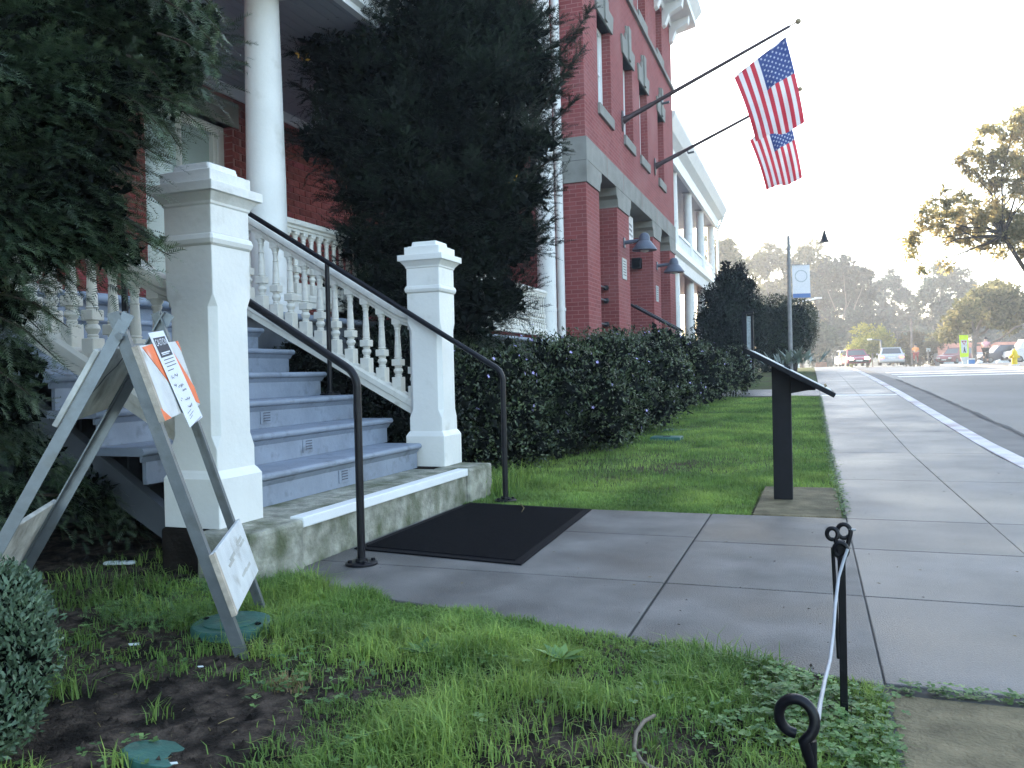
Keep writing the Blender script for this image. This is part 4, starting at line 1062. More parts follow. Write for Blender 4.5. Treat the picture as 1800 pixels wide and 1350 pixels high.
for k in range(260):
    if k < 170: x, y = random.uniform(-2.7, -.9), random.uniform(1.3, 2.6)
    else: x, y = random.uniform(-1.0, -.3), random.uniform(1.6, 2.4)
    a = random.uniform(0, PI); L = random.uniform(.01, .06); z = float(soil_z(np.array(x), np.array(y))) + .004
    tw_.tube([(x, y, z), (x + L * .5 * math.cos(a), y + L * .5 * math.sin(a), z + .002), (x + L * math.cos(a), y + L * math.sin(a), z + .001)], random.uniform(.0006, .0014), 4)
tw_.build('ground_litter', M['dry_grass'], fix=False)['kind'] = 'stuff'
# soil crumbs
n = 12000
X = rng.uniform(-3.6, .15, n); Y = rng.uniform(1.2, 3.3, n); Z = soil_z(X, Y)
S = .0025 + .020 * rng.uniform(0, 1, n) ** 5
tet = np.array([(1, 0, -.4), (-.6, .8, -.4), (-.5, -.9, -.3), (.1, .1, .8)])
R_ = rng.uniform(.5, 1.3, (n, 4, 3))
V = np.stack([X, Y, Z], -1)[:, None, :] + tet[None] * R_ * S[:, None, None]
F = (np.array([(0, 1, 3), (1, 2, 3), (2, 0, 3)])[None] + (np.arange(n) * 4)[:, None, None]).reshape(-1, 3)
raw_mesh('soil_crumbs', V.reshape(-1, 3), F, M['soil'], kind='stuff')

# ================================================================== GRASS
def blades(name, X, Y, Z, Lh, W, lean, material, rnd=None):
    n = len(X); an = rng.uniform(0, 2 * PI, n); ln_ = rng.uniform(.15, 1., n) * lean
    d = np.stack([np.cos(an), np.sin(an), np.zeros(n)], -1); s = np.stack([-np.sin(an + rng.uniform(-.6, .6, n)), np.cos(an), np.zeros(n)], -1); s = unit(s)
    P = np.stack([X, Y, Z], -1); up = np.array([0, 0, 1.0])
    p1 = P + up * (Lh * .5)[:, None] + d * (Lh * ln_ * .22)[:, None]
    p2 = P + up * (Lh * (.92 - .35 * ln_))[:, None] + d * (Lh * ln_ * .85)[:, None]
    w = W[:, None]
    V = np.stack([P - s * w * .5, P + s * w * .5, p1 + s * w * .42, p1 - s * w * .42, p2 + s * w * .06, p2 - s * w * .06], 1).reshape(-1, 3)
    b = np.arange(n)[:, None] * 6
    F = np.stack([b + np.array([0, 1, 2, 3]), b + np.array([3, 2, 4, 5])], 1).reshape(-1, 4)
    if rnd is None: rnd = rng.uniform(0, 1, n)
    return raw_mesh(name, V, F, material, np.repeat(rnd, 2), kind='stuff')
def near_density(X, Y):
    """1 = thick grass, 0 = bare soil, in the bed before the steps"""
    n1 = vnoise(X, Y, 2.6, 21); n2 = vnoise(X, Y, 7, 22)
    edge = np.interp(X, [-2.45, -.63, .2], [3.26, 2.86, 2.64])
    d_edge = edge - Y
    # band of thick grass along the path, fading into bare soil at lower left
    band = np.clip(1.35 - d_edge / (.62 + .35 * np.clip((X + 1.6) / 1.6, 0, 1)), 0, 1.2)
    soil_l = np.clip((-1.22 - X + .12 * (n1 - .5) * 4) / .3, 0, 1) * np.clip((2.50 - Y) / .25, 0, 1)
    soil_c = np.exp(-(((X + .50) / .36) ** 2 + ((Y - 2.12) / .19) ** 2))
    soil_c2 = np.exp(-(((X + .92) / .2) ** 2 + ((Y - 2.36) / .1) ** 2)) * .6
    mid = np.exp(-(((X + 1.02) / .30) ** 2 + ((Y - 1.95) / .42) ** 2)) * 1.0
    rgt = np.clip((X + .35) / .25, 0, 1) * .75 * np.clip((Y - 1.5) / .3, 0, 1)
    den = np.clip(np.maximum(np.maximum(band, mid), rgt), 0, 1.1) * (.55 + .9 * n1) * (.6 + .7 * n2)
    den = den * (1 - .97 * soil_l) * (1 - .95 * soil_c) * (1 - soil_c2)
    shade_l = np.clip((X + 2.75) / .4, 0.0, 1)
    den = den * (.06 + .94 * shade_l) + (.085 + .10 * (X < -1.2)) * (vnoise(X, Y, 3.1, 27) > .44) * (vnoise(X, Y, 11, 28) > .45) * (Y < edge - .1)
    den = np.where(Y > edge + .05 * (n2 - .3), 0, den)
    return den
n = 230000
X = rng.uniform(-3.4, .18, n); Y = rng.uniform(1.15, 3.36, n)
keep = rng.uniform(0, 1, n) < near_density(X, Y) * .66
# second, tufted layer
cX = rng.uniform(-3.2, .16, 900); cY = rng.uniform(1.2, 3.4, 900); kk = rng.uniform(0, 1, 900) < np.clip(near_density(cX, cY) * 1.2 + .10 * (cX < -1.1), 0, 1)
cX, cY = cX[kk], cY[kk]
tX = np.repeat(cX, 26) + rng.normal(0, .022, len(cX) * 26); tY = np.repeat(cY, 26) + rng.normal(0, .022, len(cX) * 26)
X = np.concatenate([X[keep], tX]); Y = np.concatenate([Y[keep], tY]); nt_ = len(tX)
Ln = .022 + .088 * vnoise(X, Y, 3.2, 31) ** 1.3 * rng.uniform(.5, 1.25, len(X)); Ln[-nt_:] *= 1.45
Ln *= np.where(X > -.35, .85, 1.0)
ok = ~((X + 2.09) ** 2 + (Y - 2.55) ** 2 < .158 ** 2) & (X < .18)
rr = np.clip(vnoise(X, Y, 4, 33) * .6 + rng.uniform(0, .55, len(X)) - .05, 0, 1)
blades('grass', X[ok], Y[ok], soil_z(X[ok], Y[ok]) - .003, Ln[ok], rng.uniform(.0022, .0050, ok.sum()), 1.25, M['grass'], rr[ok])
# dry yellow tufts
dX = np.concatenate([rng.normal(c[0], .035, 70) for c in [hit(515, 1200, 2, 0), hit(650, 1120, 2, 0), hit(505, 1190, 2, 0)]]); dY = np.concatenate([rng.normal(c[1], .03, 70) for c in [hit(515, 1200, 2, 0), hit(650, 1120, 2, 0), hit(505, 1190, 2, 0)]])
blades('dry_tufts', dX, dY, soil_z(dX, dY), rng.uniform(.02, .05, len(dX)), rng.uniform(.002, .004, len(dX)), 1.5, M['dry_grass'])
# clover and low weeds
def clover(name, X, Y, Z, size, m):
    n = len(X); V = []; k = 3
    an = rng.uniform(0, 2 * PI, n); hgt = rng.uniform(.006, .05, n)
    base = np.stack([X, Y, Z + hgt], -1); Vs = []; Fs = []; c = 0; R = []
    rr = rng.uniform(0, 1, n)
    for j in range(3):
        a = an + j * 2 * PI / 3
        d = unit(np.stack([np.cos(a), np.sin(a), rng.uniform(-.1, .35, n)], -1)); nrm = np.tile(np.array([0, 0, 1.]), (n, 1)) + rand_dirs(n) * .3
        v, f = leaf_quads(base, d, nrm, size * rng.uniform(.7, 1.2, n), size * .85 * np.ones(n)); Vs.append(v); Fs.append(f + c); c += len(v); R.append(rr)
    return raw_mesh(name, np.concatenate(Vs), np.concatenate(Fs), m, np.concatenate(R), kind='stuff')
n = 15000
X = rng.uniform(-2.6, .17, n); Y = rng.uniform(1.3, 2.75, n)
w = np.clip((X + .55) / .45, .0, 1) * np.clip((vnoise(X, Y, 4, 41) - .30) * 2.6, 0, 1) + .16 * (vnoise(X, Y, 5, 42) > .60) * (vnoise(X, Y, 17, 43) > .4)
ed = np.interp(X, [-2.45, -.63, .2], [3.26, 2.86, 2.64]); w = np.where(Y > ed - .04, 0, w)
w = w * (1 - .9 * np.exp(-(((X + .52) / .30) ** 2 + ((Y - 2.12) / .16) ** 2)))
kp = rng.uniform(0, 1, n) < w
clover('clover', X[kp], Y[kp], soil_z(X[kp], Y[kp]), .017, M['clover'])
# broad weed rosettes
def rosette(px, py, s, label):
    p = hit(px, py, 2, .01); k = 11
    an = np.linspace(0, 2 * PI, k, endpoint=False) + rng.uniform(-.2, .2, k)
    d = unit(np.stack([np.cos(an), np.sin(an), rng.uniform(.15, .6, k)], -1))
    v, f = leaf_quads(np.tile(p, (k, 1)), d, np.tile([0, 0, 1.], (k, 1)), s * rng.uniform(.7, 1.1, k), s * .36 * np.ones(k))
    tag(raw_mesh('weed', v, f, M['clover'], rng.uniform(0, 1, k)), label, 'weed')
rosette(985, 1160, .09, 'broad leaved dark green weed in the grass right below the path joint')
rosette(745, 1150, .09, 'pale grey green weed in the grass between the mat and the bottom edge')
# moss and weeds in the pavement joints
n = 1500; Y = rng.uniform(5.5, 19, n); X = .185 + rng.normal(0, .012 + .012 * vnoise(Y, Y * 0, 1.2, 44), n)
clover('joint_moss', X, Y, gv(Y) - .012, .018, M['clover'])
n = 260; X = rng.uniform(.2, .9, n); Y = 2.615 + rng.normal(0, .012, n); clover('joint_weeds', X, Y, np.zeros(n) - .02, .016, M['clover'])
n = 320; Y = rng.uniform(1.2, 2.6, n); X = .178 + rng.normal(0, .015, n); clover('slab_weeds', X, Y, np.zeros(n) - .03, .016, M['clover'])

# lawn between hedge and pavement
n = 190000
u = rng.uniform(0, 1, n); Y = 5.52 + 13.8 * u ** 1.7; X = rng.uniform(-4.0, .19, n)
hx = np.interp(Y, [5.5, 6.6, 7.5, 8.5, 9.3, 11, 14, 20], [-2.75, -3.0, -3.0, -2.95, -2.45, -2.2, -2.2, -2.2])
dn = .35 + .9 * vnoise(X, Y, 1.4, 51); mudd = np.exp(-(((X + 1.75) / .75) ** 2 + ((Y - 8.6) / 1.5) ** 2))
dn = dn * (1 - .75 * mudd) * np.clip((X - hx + .35) / .5, 0, 1)
ok = (rng.uniform(0, 1, n) < dn) & ~((X > -.39) & (X < .17) & (Y < 6.85))
X, Y = X[ok], Y[ok]
Ln = (.028 + .05 * vnoise(X, Y, 2.2, 52) * rng.uniform(.6, 1.3, len(X)))
Ln *= 1 + .9 * np.exp(-(((X + 2.4) / .3) ** 2 + ((Y - 6.4) / .5) ** 2))
blades('lawn_grass', X, Y, lawn_z(X, Y) - .004, Ln, rng.uniform(.004, .008, len(X)) * (1 + np.clip(Y - 8, 0, 9) * .08), 1.0, M['grass'], np.clip(vnoise(X, Y, 2.4, 53) * .7 + rng.uniform(-.1, .45, len(X)), 0, 1))
n = 900; X = rng.normal(-2.46, .10, n); Y = rng.normal(6.35, .30, n); ok = Y > 5.9
blades('tall_grass', X[ok], Y[ok], lawn_z(X[ok], Y[ok]), rng.uniform(.12, .3, ok.sum()), rng.uniform(.004, .008, ok.sum()), 1.1, M['grass'])

# grit and leaf bits on the paving
mb = MB()
for k in range(150):
    x, y = random.uniform(-2.2, 1.6), random.uniform(2.75, 8.5)
    if x < .2 and y > 5.4: continue
    z = g(y) + .001; s = random.uniform(.003, .011); a = random.uniform(0, 6.28)
    if y < np.interp(x, [-2.45, -.63, .2], [3.3, 2.92, 2.7]): continue
    c, s_ = math.cos(a) * s, math.sin(a) * s
    mb.cur = 0 if random.random() < .6 else 1
    mb.add([(x + c, y + s_, z), (x - s_ * .5, y + c * .5, z + .002), (x - c, y - s_, z + .001), (x + s_ * .5, y - c * .5, z + .003)], [(0, 1, 2, 3)])
o = mb.build('path_grit', [M['bark'], M['dry_grass']], fix=False); o['kind'] = 'stuff'

# ================================================================== YEWS, HEDGE, SHRUBS
def limb(mb, a, b, r0, r1, wob=.1, k=5):
    a = np.array(a); b = np.array(b); L = np.linalg.norm(b - a)
    pts = [a + (b - a) * t + np.array([random.uniform(-1, 1), random.uniform(-1, 1), random.uniform(-.5, 1)]) * wob * L * .25 * math.sin(PI * t) for t in np.linspace(0, 1, k)]
    mb.tube(pts, [r0 + (r1 - r0) * t for t in np.linspace(0, 1, k)], 6)

# --- near yew on the left, its sprays hang into the picture
ny_ = empty('yew_tree', (-3.85, 1.75, 0), 'dark green yew overhanging the near balustrade at the left of the photo', 'tree')
cl = []
for px, py, dep, rp in ((60, 60, 3.2, 150), (190, 40, 3.3, 130), (300, 60, 3.3, 85), (40, 220, 3.0, 150), (170, 180, 3.1, 130), (280, 150, 3.3, 80), (40, 360, 2.9, 120), (140, 320, 2.95, 110), (195, 250, 3.2, 75),
                        (60, 430, 2.95, 85), (150, 405, 3.0, 75), (190, 375, 3.1, 50), (228, 442, 3.2, 30), (195, 440, 3.05, 42), (350, 40, 3.4, 55), (335, 110, 3.4, 45), (-60, 500, 3.1, 120), (-40, 150, 3.0, 190),
                        (20, 540, 3.1, 55), (45, 640, 3.3, 45), (15, 720, 3.4, 70), (60, 800, 3.6, 60), (20, 880, 3.5, 60), (-40, 640, 3.2, 90), (150, 870, 4.2, 60), (230, 900, 4.4, 45), (-60, -60, 3.2, 200), (130, -60, 3.3, 150)):
    c = at(px, py, dep); r = rp / FPX * dep; cl.append((*c, r, r * .9, r * .9))
P, D = blob_points(cl, 2500, .35)
cc = np.array([-3.9, 1.6, 1.9]); out = unit(P - cc)
D = unit(D * .45 + out * .55 + np.array([.25, .15, -.25]) + rand_dirs(len(P)) * .5)
Vv, Ff, Rr = branchlets(P - D * .20, D, .24, 9, .085, 18, .024, .0042)
raw_mesh('foliage', Vv, Ff, M['yew'], Rr, ny_)
# long drooping sprays that break the outline
tips = [(385, 85), (392, 60), (345, 215), (318, 262), (300, 450), (288, 425), (268, 470), (362, 180), (395, 30), (120, 575), (95, 560), (90, 480), (275, 272), (322, 190), (130, 470), (225, 480), (250, 300), (355, 155), (378, 120), (295, 240), (60, 700), (110, 640), (80, 590)]
PP = []; DD = []; tm = MB()
for px, py in tips:
    dep = random.uniform(2.9, 3.3); e = at(px, py, dep); s = at(px - random.uniform(90, 150), py - random.uniform(40, 120), dep + .1)
    ax_ = unit(e - s); L = np.linalg.norm(e - s); tm.tube([s, (s + e) / 2 + np.array([0, 0, .03]), e], [.006, .004, .0015], 5)
    for t in np.linspace(.1, 1, 26):
        PP.append(s + (e - s) * t + np.array([0, 0, .03]) * math.sin(PI * t)); sd_ = rng.normal(size=3) * .55
        DD.append(unit(ax_ + sd_ + np.array([0, 0, -.1])))
Vv, Ff, Rr = sprigs(np.array(PP), np.array(DD), .085, 18, .024, .0042, None, .12)
raw_mesh('foliage_sprays', Vv, Ff, M['yew'], np.clip(Rr + .15, 0, 1), ny_)
P, D = blob_points([(c[0], c[1], c[2], c[3] * .72, c[4] * .72, c[5] * .72) for c in cl], 16000, .0)
V_, F_ = leaf_quads(P, rand_dirs(len(P)), rand_dirs(len(P)), rng.uniform(.03, .08, len(P)), rng.uniform(.015, .035, len(P)))
raw_mesh('inner_shade_fill', V_, F_, M['shade_fill'], rng.uniform(0, 1, len(P)), ny_)  # opaque filler quads, coloured as the dark inside of the crown
limb(tm, (-3.85, 1.75, -.05), (-3.8, 1.7, 2.2), .09, .05)
for c in cl[::2]: limb(tm, (-3.82, 1.72, min(2.0, max(.5, c[2] - .3))), c[:3], .03, .006, .3)
tm.build('branches', M['bark'], ny_, smooth=60, fix=False)

# --- large dark yew beside the steps
yx, yy_ = -3.95, 8.75
by = empty('yew_tree', (yx, yy_, 0), 'tall dark yew standing between the porch steps and the brick tower', 'tree')
cl = []
for px, py, rp in ((575, 40, 60), (640, 60, 75), (720, 40, 90), (800, 60, 95), (880, 50, 75), (930, 60, 40), (600, 140, 70), (690, 150, 95), (790, 160, 100), (880, 150, 80), (940, 160, 45),
                   (610, 250, 70), (700, 250, 95), (800, 270, 100), (890, 260, 80), (945, 250, 40), (640, 340, 70), (720, 350, 90), (810, 370, 100), (890, 360, 75), (935, 340, 40),
                   (630, 430, 55), (690, 440, 75), (780, 460, 100), (870, 450, 75), (925, 430, 35), (660, 510, 60), (740, 530, 70), (830, 540, 80), (890, 520, 50), (620, 560, 40), (580, 500, 30), (700, 590, 60), (800, 600, 70), (640, 640, 50),
                   (560, 90, 40), (545, 25, 45), (555, 250, 40), (950, 110, 30), (640, -60, 80), (760, -80, 120), (880, -60, 90), (700, -180, 90), (820, -200, 100), (760, -300, 80), (530, 640, 30), (560, 610, 26)):
    for dj in (-.55, .45):
        dep = 9.5 + dj + random.uniform(-.25, .25)
        c = at(px, py, dep); r = rp / FPX * dep * .95; cl.append((*c, r, r, r))
P, D = blob_points(cl, 5600, .45)
cen = np.array([yx, yy_, 2.5]); out = P - cen; out[:, 2] *= .35; out = unit(out)
D = unit(D * .5 + out * .5 + np.array([0, 0, .3]) + rand_dirs(len(P)) * .45)
Vv, Ff, Rr = branchlets(P - D * .18, D, .36, 8, .15, 13, .038, .0125)
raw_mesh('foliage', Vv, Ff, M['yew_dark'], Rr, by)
tips = [((930, 180), (1040, 15)), ((930, 260), (1012, 175)), ((900, 120), (1012, 60)), ((560, 240), (487, 233)), ((590, 120), (512, 92)), ((560, 40), (508, 5)), ((600, 330), (553, 180)), ((940, 300), (992, 265)), ((930, 420), (972, 385)), ((620, 440), (572, 420)), ((600, 200), (520, 150)), ((900, 60), (965, 20)), ((925, 100), (990, 105)), ((620, 90), (540, 60)), ((610, 500), (580, 480)), ((930, 200), (1000, 130)), ((920, 240), (1022, 90))]
PP = []; DD = []; tb = MB()
for (ax0, ay0), (bx0, by0) in tips:
    dep = 9.1 + random.uniform(-.3, .3); s = at(ax0, ay0, dep + .2); e = at(bx0, by0, dep)
    ax_ = unit(e - s); tb.tube([s, (s + e) / 2, e], [.012, .008, .003], 5); L = np.linalg.norm(e - s)
    for t in np.linspace(0, 1, int(40 + 60 * L)):
        PP.append(s + (e - s) * t + rng.normal(size=3) * .06 * (1.05 - t)); DD.append(unit(ax_ * 1.0 + rng.normal(size=3) * .5))
Vv, Ff, Rr = sprigs(np.array(PP), np.array(DD), .13, 14, .036, .0105)
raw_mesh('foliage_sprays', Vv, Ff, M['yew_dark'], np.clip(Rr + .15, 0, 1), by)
P, D = blob_points([(c[0], c[1], c[2], c[3] * .7, c[4] * .7, c[5] * .7) for c in cl], 26000, .0)
V_, F_ = leaf_quads(P, rand_dirs(len(P)), rand_dirs(len(P)), rng.uniform(.07, .16, len(P)), rng.uniform(.05, .09, len(P)))
raw_mesh('inner_shade_fill', V_, F_, M['shade_fill'], rng.uniform(0, 1, len(P)), by)  # filler closing the crown, its inner shade carried by the colour
limb(tb, (yx, yy_, -.1), (yx + .1, yy_, 3.0), .16, .10); limb(tb, (yx + .1, yy_, 3.0), (yx, yy_, 6.0), .10, .03)
for c in cl[::7]: limb(tb, (yx, yy_, min(4.5, max(.5, c[2] - .6))), c[:3], .04, .008, .3)
tb.build('branches', M['bark'], by, smooth=60, fix=False)
# a few yellow dead sprigs
for i, (px, py, lab) in enumerate(((528, 97, 'yellow dead sprig on the yew beside the white column'), (902, 322, 'small yellow dead sprig low on the tower side of the yew'))):
    p = at(px, py, 8.7 if i else 8.8); k = 7
    v, f = leaf_quads(p + rng.normal(size=(k, 3)) * np.array([.06, .03, .02]), rand_dirs(k), rand_dirs(k), .06 * np.ones(k), .028 * np.ones(k))
    o = raw_mesh('dead_sprig', v, f, mat('dead_sprig_' + 'ab'[i], (.62, .36, .06), .7, .1), rng.uniform(0, 1, k)); tag(o, lab, 'sprig')

# --- leafy shrubs: shared builder
def leafy(name, label, cat, base, clumps, n, L, W, m, surf=.6, fill=True, up=.25, group=None, flowers=0, trunkh=.5, fillscale=3.):
    t = empty(name, base, label, cat, group)
    P, D = blob_points(clumps, n, surf)
    # uneven outline
    P = P + D * (.10 * (vnoise(P[:, 0] * 3, P[:, 1] * 3 + P[:, 2] * 3, 1.3, 61) - .4))[:, None] * np.array([c for c in [clumps[0][3]]])[0]
    d = unit(D * .6 + rand_dirs(len(P)) * .8 + np.array([0, 0, up])); nr = unit(D + rand_dirs(len(P)) * .6 + np.array([0, 0, .4]))
    v, f = leaf_quads(P, d, nr, L * rng.uniform(.6, 1.3, len(P)), W * rng.uniform(.7, 1.2, len(P)))
    rn = np.clip(vnoise(P[:, 0], P[:, 1] + P[:, 2], 3.0 / max(L * 12, .3), 62) * .55 + rng.uniform(-.05, .5, len(P)), 0, 1)
    raw_mesh('foliage', v, f, m, rn, t)
    if fill:
        k = max(60, int(n * .25)); ins = [(c[0], c[1], c[2], c[3] * .75, c[4] * .75, c[5] * .75) for c in clumps]
        P, D = blob_points(ins, k, .0)
        v, f = leaf_quads(P, rand_dirs(len(P)), rand_dirs(len(P)), L * fillscale * rng.uniform(.7, 1.3, len(P)), L * fillscale * .7 * np.ones(len(P)))
        raw_mesh('inner_shade_fill', v, f, M['shade_fill'], rng.uniform(0, 1, len(P)), t)  # filler quads, inner shade of the shrub put into their colour
    mb = MB()
    for c in clumps[:: max(1, len(clumps) // 7)]: limb(mb, (base[0] + random.uniform(-.1, .1), base[1], base[2] - .05), (c[0], c[1], c[2]), trunkh * .05, trunkh * .012, .2)
    mb.build('stems', M['bark'], t, smooth=60, fix=False)
    if flowers:
        P, D = blob_points(clumps, flowers, 1.0); P = P + D * .07
        mb = MB()
        V = []; F = []
        for p, d_ in zip(P, D):
            if d_[2] < -.2: continue
            a_ = unit(np.cross(d_, [0, 0, 1.])); b_ = np.cross(d_, a_)
            mb.add([p] + [p + (a_ * math.cos(q) + b_ * math.sin(q)) * (.022 if i % 2 else .013) + d_ * .006 for i, q in enumerate(np.linspace(0, 2 * PI, 10, endpoint=False))], [(0, i + 1, (i + 1) % 10 + 1) for i in range(10)])
        mb.build('flowers', M['flower'], t, fix=False)['kind'] = 'stuff'
    return t
def mound(cx_, cy2, rx, ry, top):
    out = []; z0 = g(cy2) - .05; hgt = top - z0
    for a in np.linspace(0, 2 * PI, 9, endpoint=False):
        for e, f in ((.10, 1.0), (.55, .92), (1.0, .62)):
            a2 = a + random.uniform(-.3, .3) + e; k = random.uniform(.80, 1.08); s = random.uniform(.24, .36)
            out.append((cx_ + rx * .78 * f * k * math.cos(a2), cy2 + ry * .78 * f * k * math.sin(a2), z0 + hgt * (.18 + .58 * math.sin(e)) * random.uniform(.92, 1.06), rx * s * 1.15, ry * s * 1.15, hgt * s * .75))
    out.append((cx_, cy2, z0 + hgt * .72, rx * .5, ry * .5, hgt * .27))
    return out
def hedge_clumps(y0, y1, x0, x1, top0, top1, k):
    ym = (y0 + y1) / 2; hy = (y1 - y0) / 2; xc = (x0 + x1) / 2; hx = (x1 - x0) / 2
    return mound(xc + .05, y0 + hy * .62, hx * 1.02, hy * .72, top0) + mound(xc - .02, y0 + hy * 1.42, hx * 1.06, hy * .74, top1) + mound(xc - hx * .35, ym, hx * .8, hy * .95, (top0 + top1) / 2)
GRP = 'flowering shrubs forming the clipped hedge'
for i, (y0, y1, x0, x1, t0, t1, n_, lab) in enumerate((
        (6.75, 9.3, -4.1, -2.55, 1.30, 1.46, 30000, 'first hedge shrub, right behind the far newel post and handrail'),
        (8.55, 11.4, -4.0, -1.92, 1.46, 1.58, 34000, 'second hedge shrub, bulging out over the muddy grass'),
        (11.3, 15.0, -4.0, -1.92, 1.64, 1.78, 28000, 'third hedge shrub, beyond the cleft in the hedge and below the tower opening'),
        (14.8, 19.2, -3.9, -1.75, 1.90, 1.80, 24000, 'farthest hedge shrub, ending at the dark notice stand'))):
    leafy('hedge_shrub', lab, 'shrub', ((x0 + x1) / 2, (y0 + y1) / 2, g((y0 + y1) / 2)), hedge_clumps(y0, y1, x0, x1, t0, t1, 4) + ([(-1.75, 19.2, .75, .6, .9, .5), (-1.6, 19.5, 1.1, .5, .7, .42), (-1.5, 20.0, .8, .42, .6, .45), (-2.0, 18.2, .8, .6, .8, .6)] if i == 3 else []), n_, .040 + .006 * i, .021 + .004 * i, M['hedge'], .62, True, .25, GRP, 10 + 3 * i, 1.0)
# greenery under the balustrades
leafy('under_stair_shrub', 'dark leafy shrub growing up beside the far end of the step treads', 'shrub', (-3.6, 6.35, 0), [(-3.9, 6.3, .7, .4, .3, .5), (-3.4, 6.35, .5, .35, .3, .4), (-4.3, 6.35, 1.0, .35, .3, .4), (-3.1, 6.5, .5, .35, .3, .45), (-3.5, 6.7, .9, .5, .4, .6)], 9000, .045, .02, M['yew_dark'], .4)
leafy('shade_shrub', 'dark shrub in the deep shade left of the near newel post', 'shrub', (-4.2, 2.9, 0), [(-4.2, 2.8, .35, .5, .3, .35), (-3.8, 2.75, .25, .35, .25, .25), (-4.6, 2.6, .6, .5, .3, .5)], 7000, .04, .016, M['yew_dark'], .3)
# clipped bush at the lower left edge
leafy('clipped_bush', 'small grey green bush at the lower left corner before the barricade leg', 'bush', (-2.30, 1.62, 0),
      [(*at(-25, 1100, 2.15), .15, .15, .15), (*at(15, 1165, 2.1), .12, .12, .12), (*at(-10, 1050, 2.25), .12, .12, .10), (*at(25, 1110, 2.15), .10, .10, .10), (*at(-60, 1190, 2.1), .15, .15, .14), (*at(-25, 1265, 2.0), .12, .12, .11), (*at(5, 1235, 2.02), .09, .09, .09)], 11000, .020, .0085, mat('clipped_bush_leaf', (.075, .125, .07), .45, .3, 20, attr=.6, spec=.4, transl=.15), .5, True, .6, None, 0, .3, 1.5)
# low fern-like greenery behind the barricade
n = 1500; c = [hit(px, py, 2, .03) for px, py in ((230, 1090), (300, 1060), (350, 1040), (200, 1075), (280, 1095), (330, 1085))]
P = np.concatenate([np.array(q) + rng.normal(size=(60, 3)) * np.array([.07, .06, .015]) for q in c])
Vv, Ff, Rr = sprigs(P, unit(rand_dirs(len(P)) * np.array([1, 1, .3]) + np.array([0, 0, .45])), .07, 12, .016, .0035)
raw_mesh('ferny_weeds', Vv, Ff, M['clover'], Rr, kind='stuff')

# dark conical shrub, round topiary, spiky plant
def P3(px, py, dep, rp, sq=1.0):
    c = at(px, py, dep); r = rp / FPX * dep; return (*c, r, r, r * sq)
d0 = 27.
b = at(1285, 640, d0)
leafy('conical_shrub', 'dark conical evergreen at the corner of the far wing', 'shrub', (b[0], b[1], g(b[1])), [P3(1285, 505, d0, 26, 1.5), P3(1300, 480, d0, 13, 1.5), P3(1270, 495, d0, 14, 1.4), P3(1262, 530, d0, 34), P3(1305, 540, d0, 36, 1.3), P3(1280, 570, d0, 52), P3(1255, 590, d0, 40), P3(1315, 590, d0, 36), P3(1285, 620, d0, 55), P3(1238, 560, d0, 18), P3(1328, 545, d0, 16), P3(1318, 500, d0, 11, 1.6), P3(1275, 470, d0, 7, 1.8)], 24000, .085, .04, M['yew_dark'], .45, True, .8, None, 0, 3., 2.)
d1 = 37.
b = at(1392, 640, d1)
leafy('topiary_bush', 'rounded clipped evergreen bush behind the lamp post', 'bush', (b[0], b[1], g(b[1])), [P3(1382, 572, d1, 55), P3(1400, 590, d1, 38), P3(1355, 560, d1, 42), P3(1350, 605, d1, 48), P3(1375, 610, d1, 36), P3(1330, 570, d1, 38), P3(1400, 560, d1, 35), P3(1345, 640, d1, 30)], 24000, .085, .045, M['topiary'], .75, True, .2, None, 0, 4., 2.)
d2 = 33.
b = at(1395, 641, d2); sp_ = empty('spiky_plant', tuple(b), 'grey green spiky plant clump at the foot of the lamp post', 'plant')
k = 70; an = rng.uniform(0, 2 * PI, k); org = np.stack([b[0] + rng.normal(0, .42, k), b[1] + rng.normal(0, .3, k), np.full(k, b[2])], -1)
d = unit(np.stack([np.cos(an) * .8, np.sin(an) * .8, rng.uniform(.35, 1.2, k)], -1))
v, f = leaf_quads(org, d, unit(rand_dirs(k) * .3 + np.array([0, 0, 1.])), rng.uniform(.5, 1.0, k), np.full(k, .12)); raw_mesh('spiky_leaves', v, f, M['agave'], rng.uniform(0, 1, k), sp_)

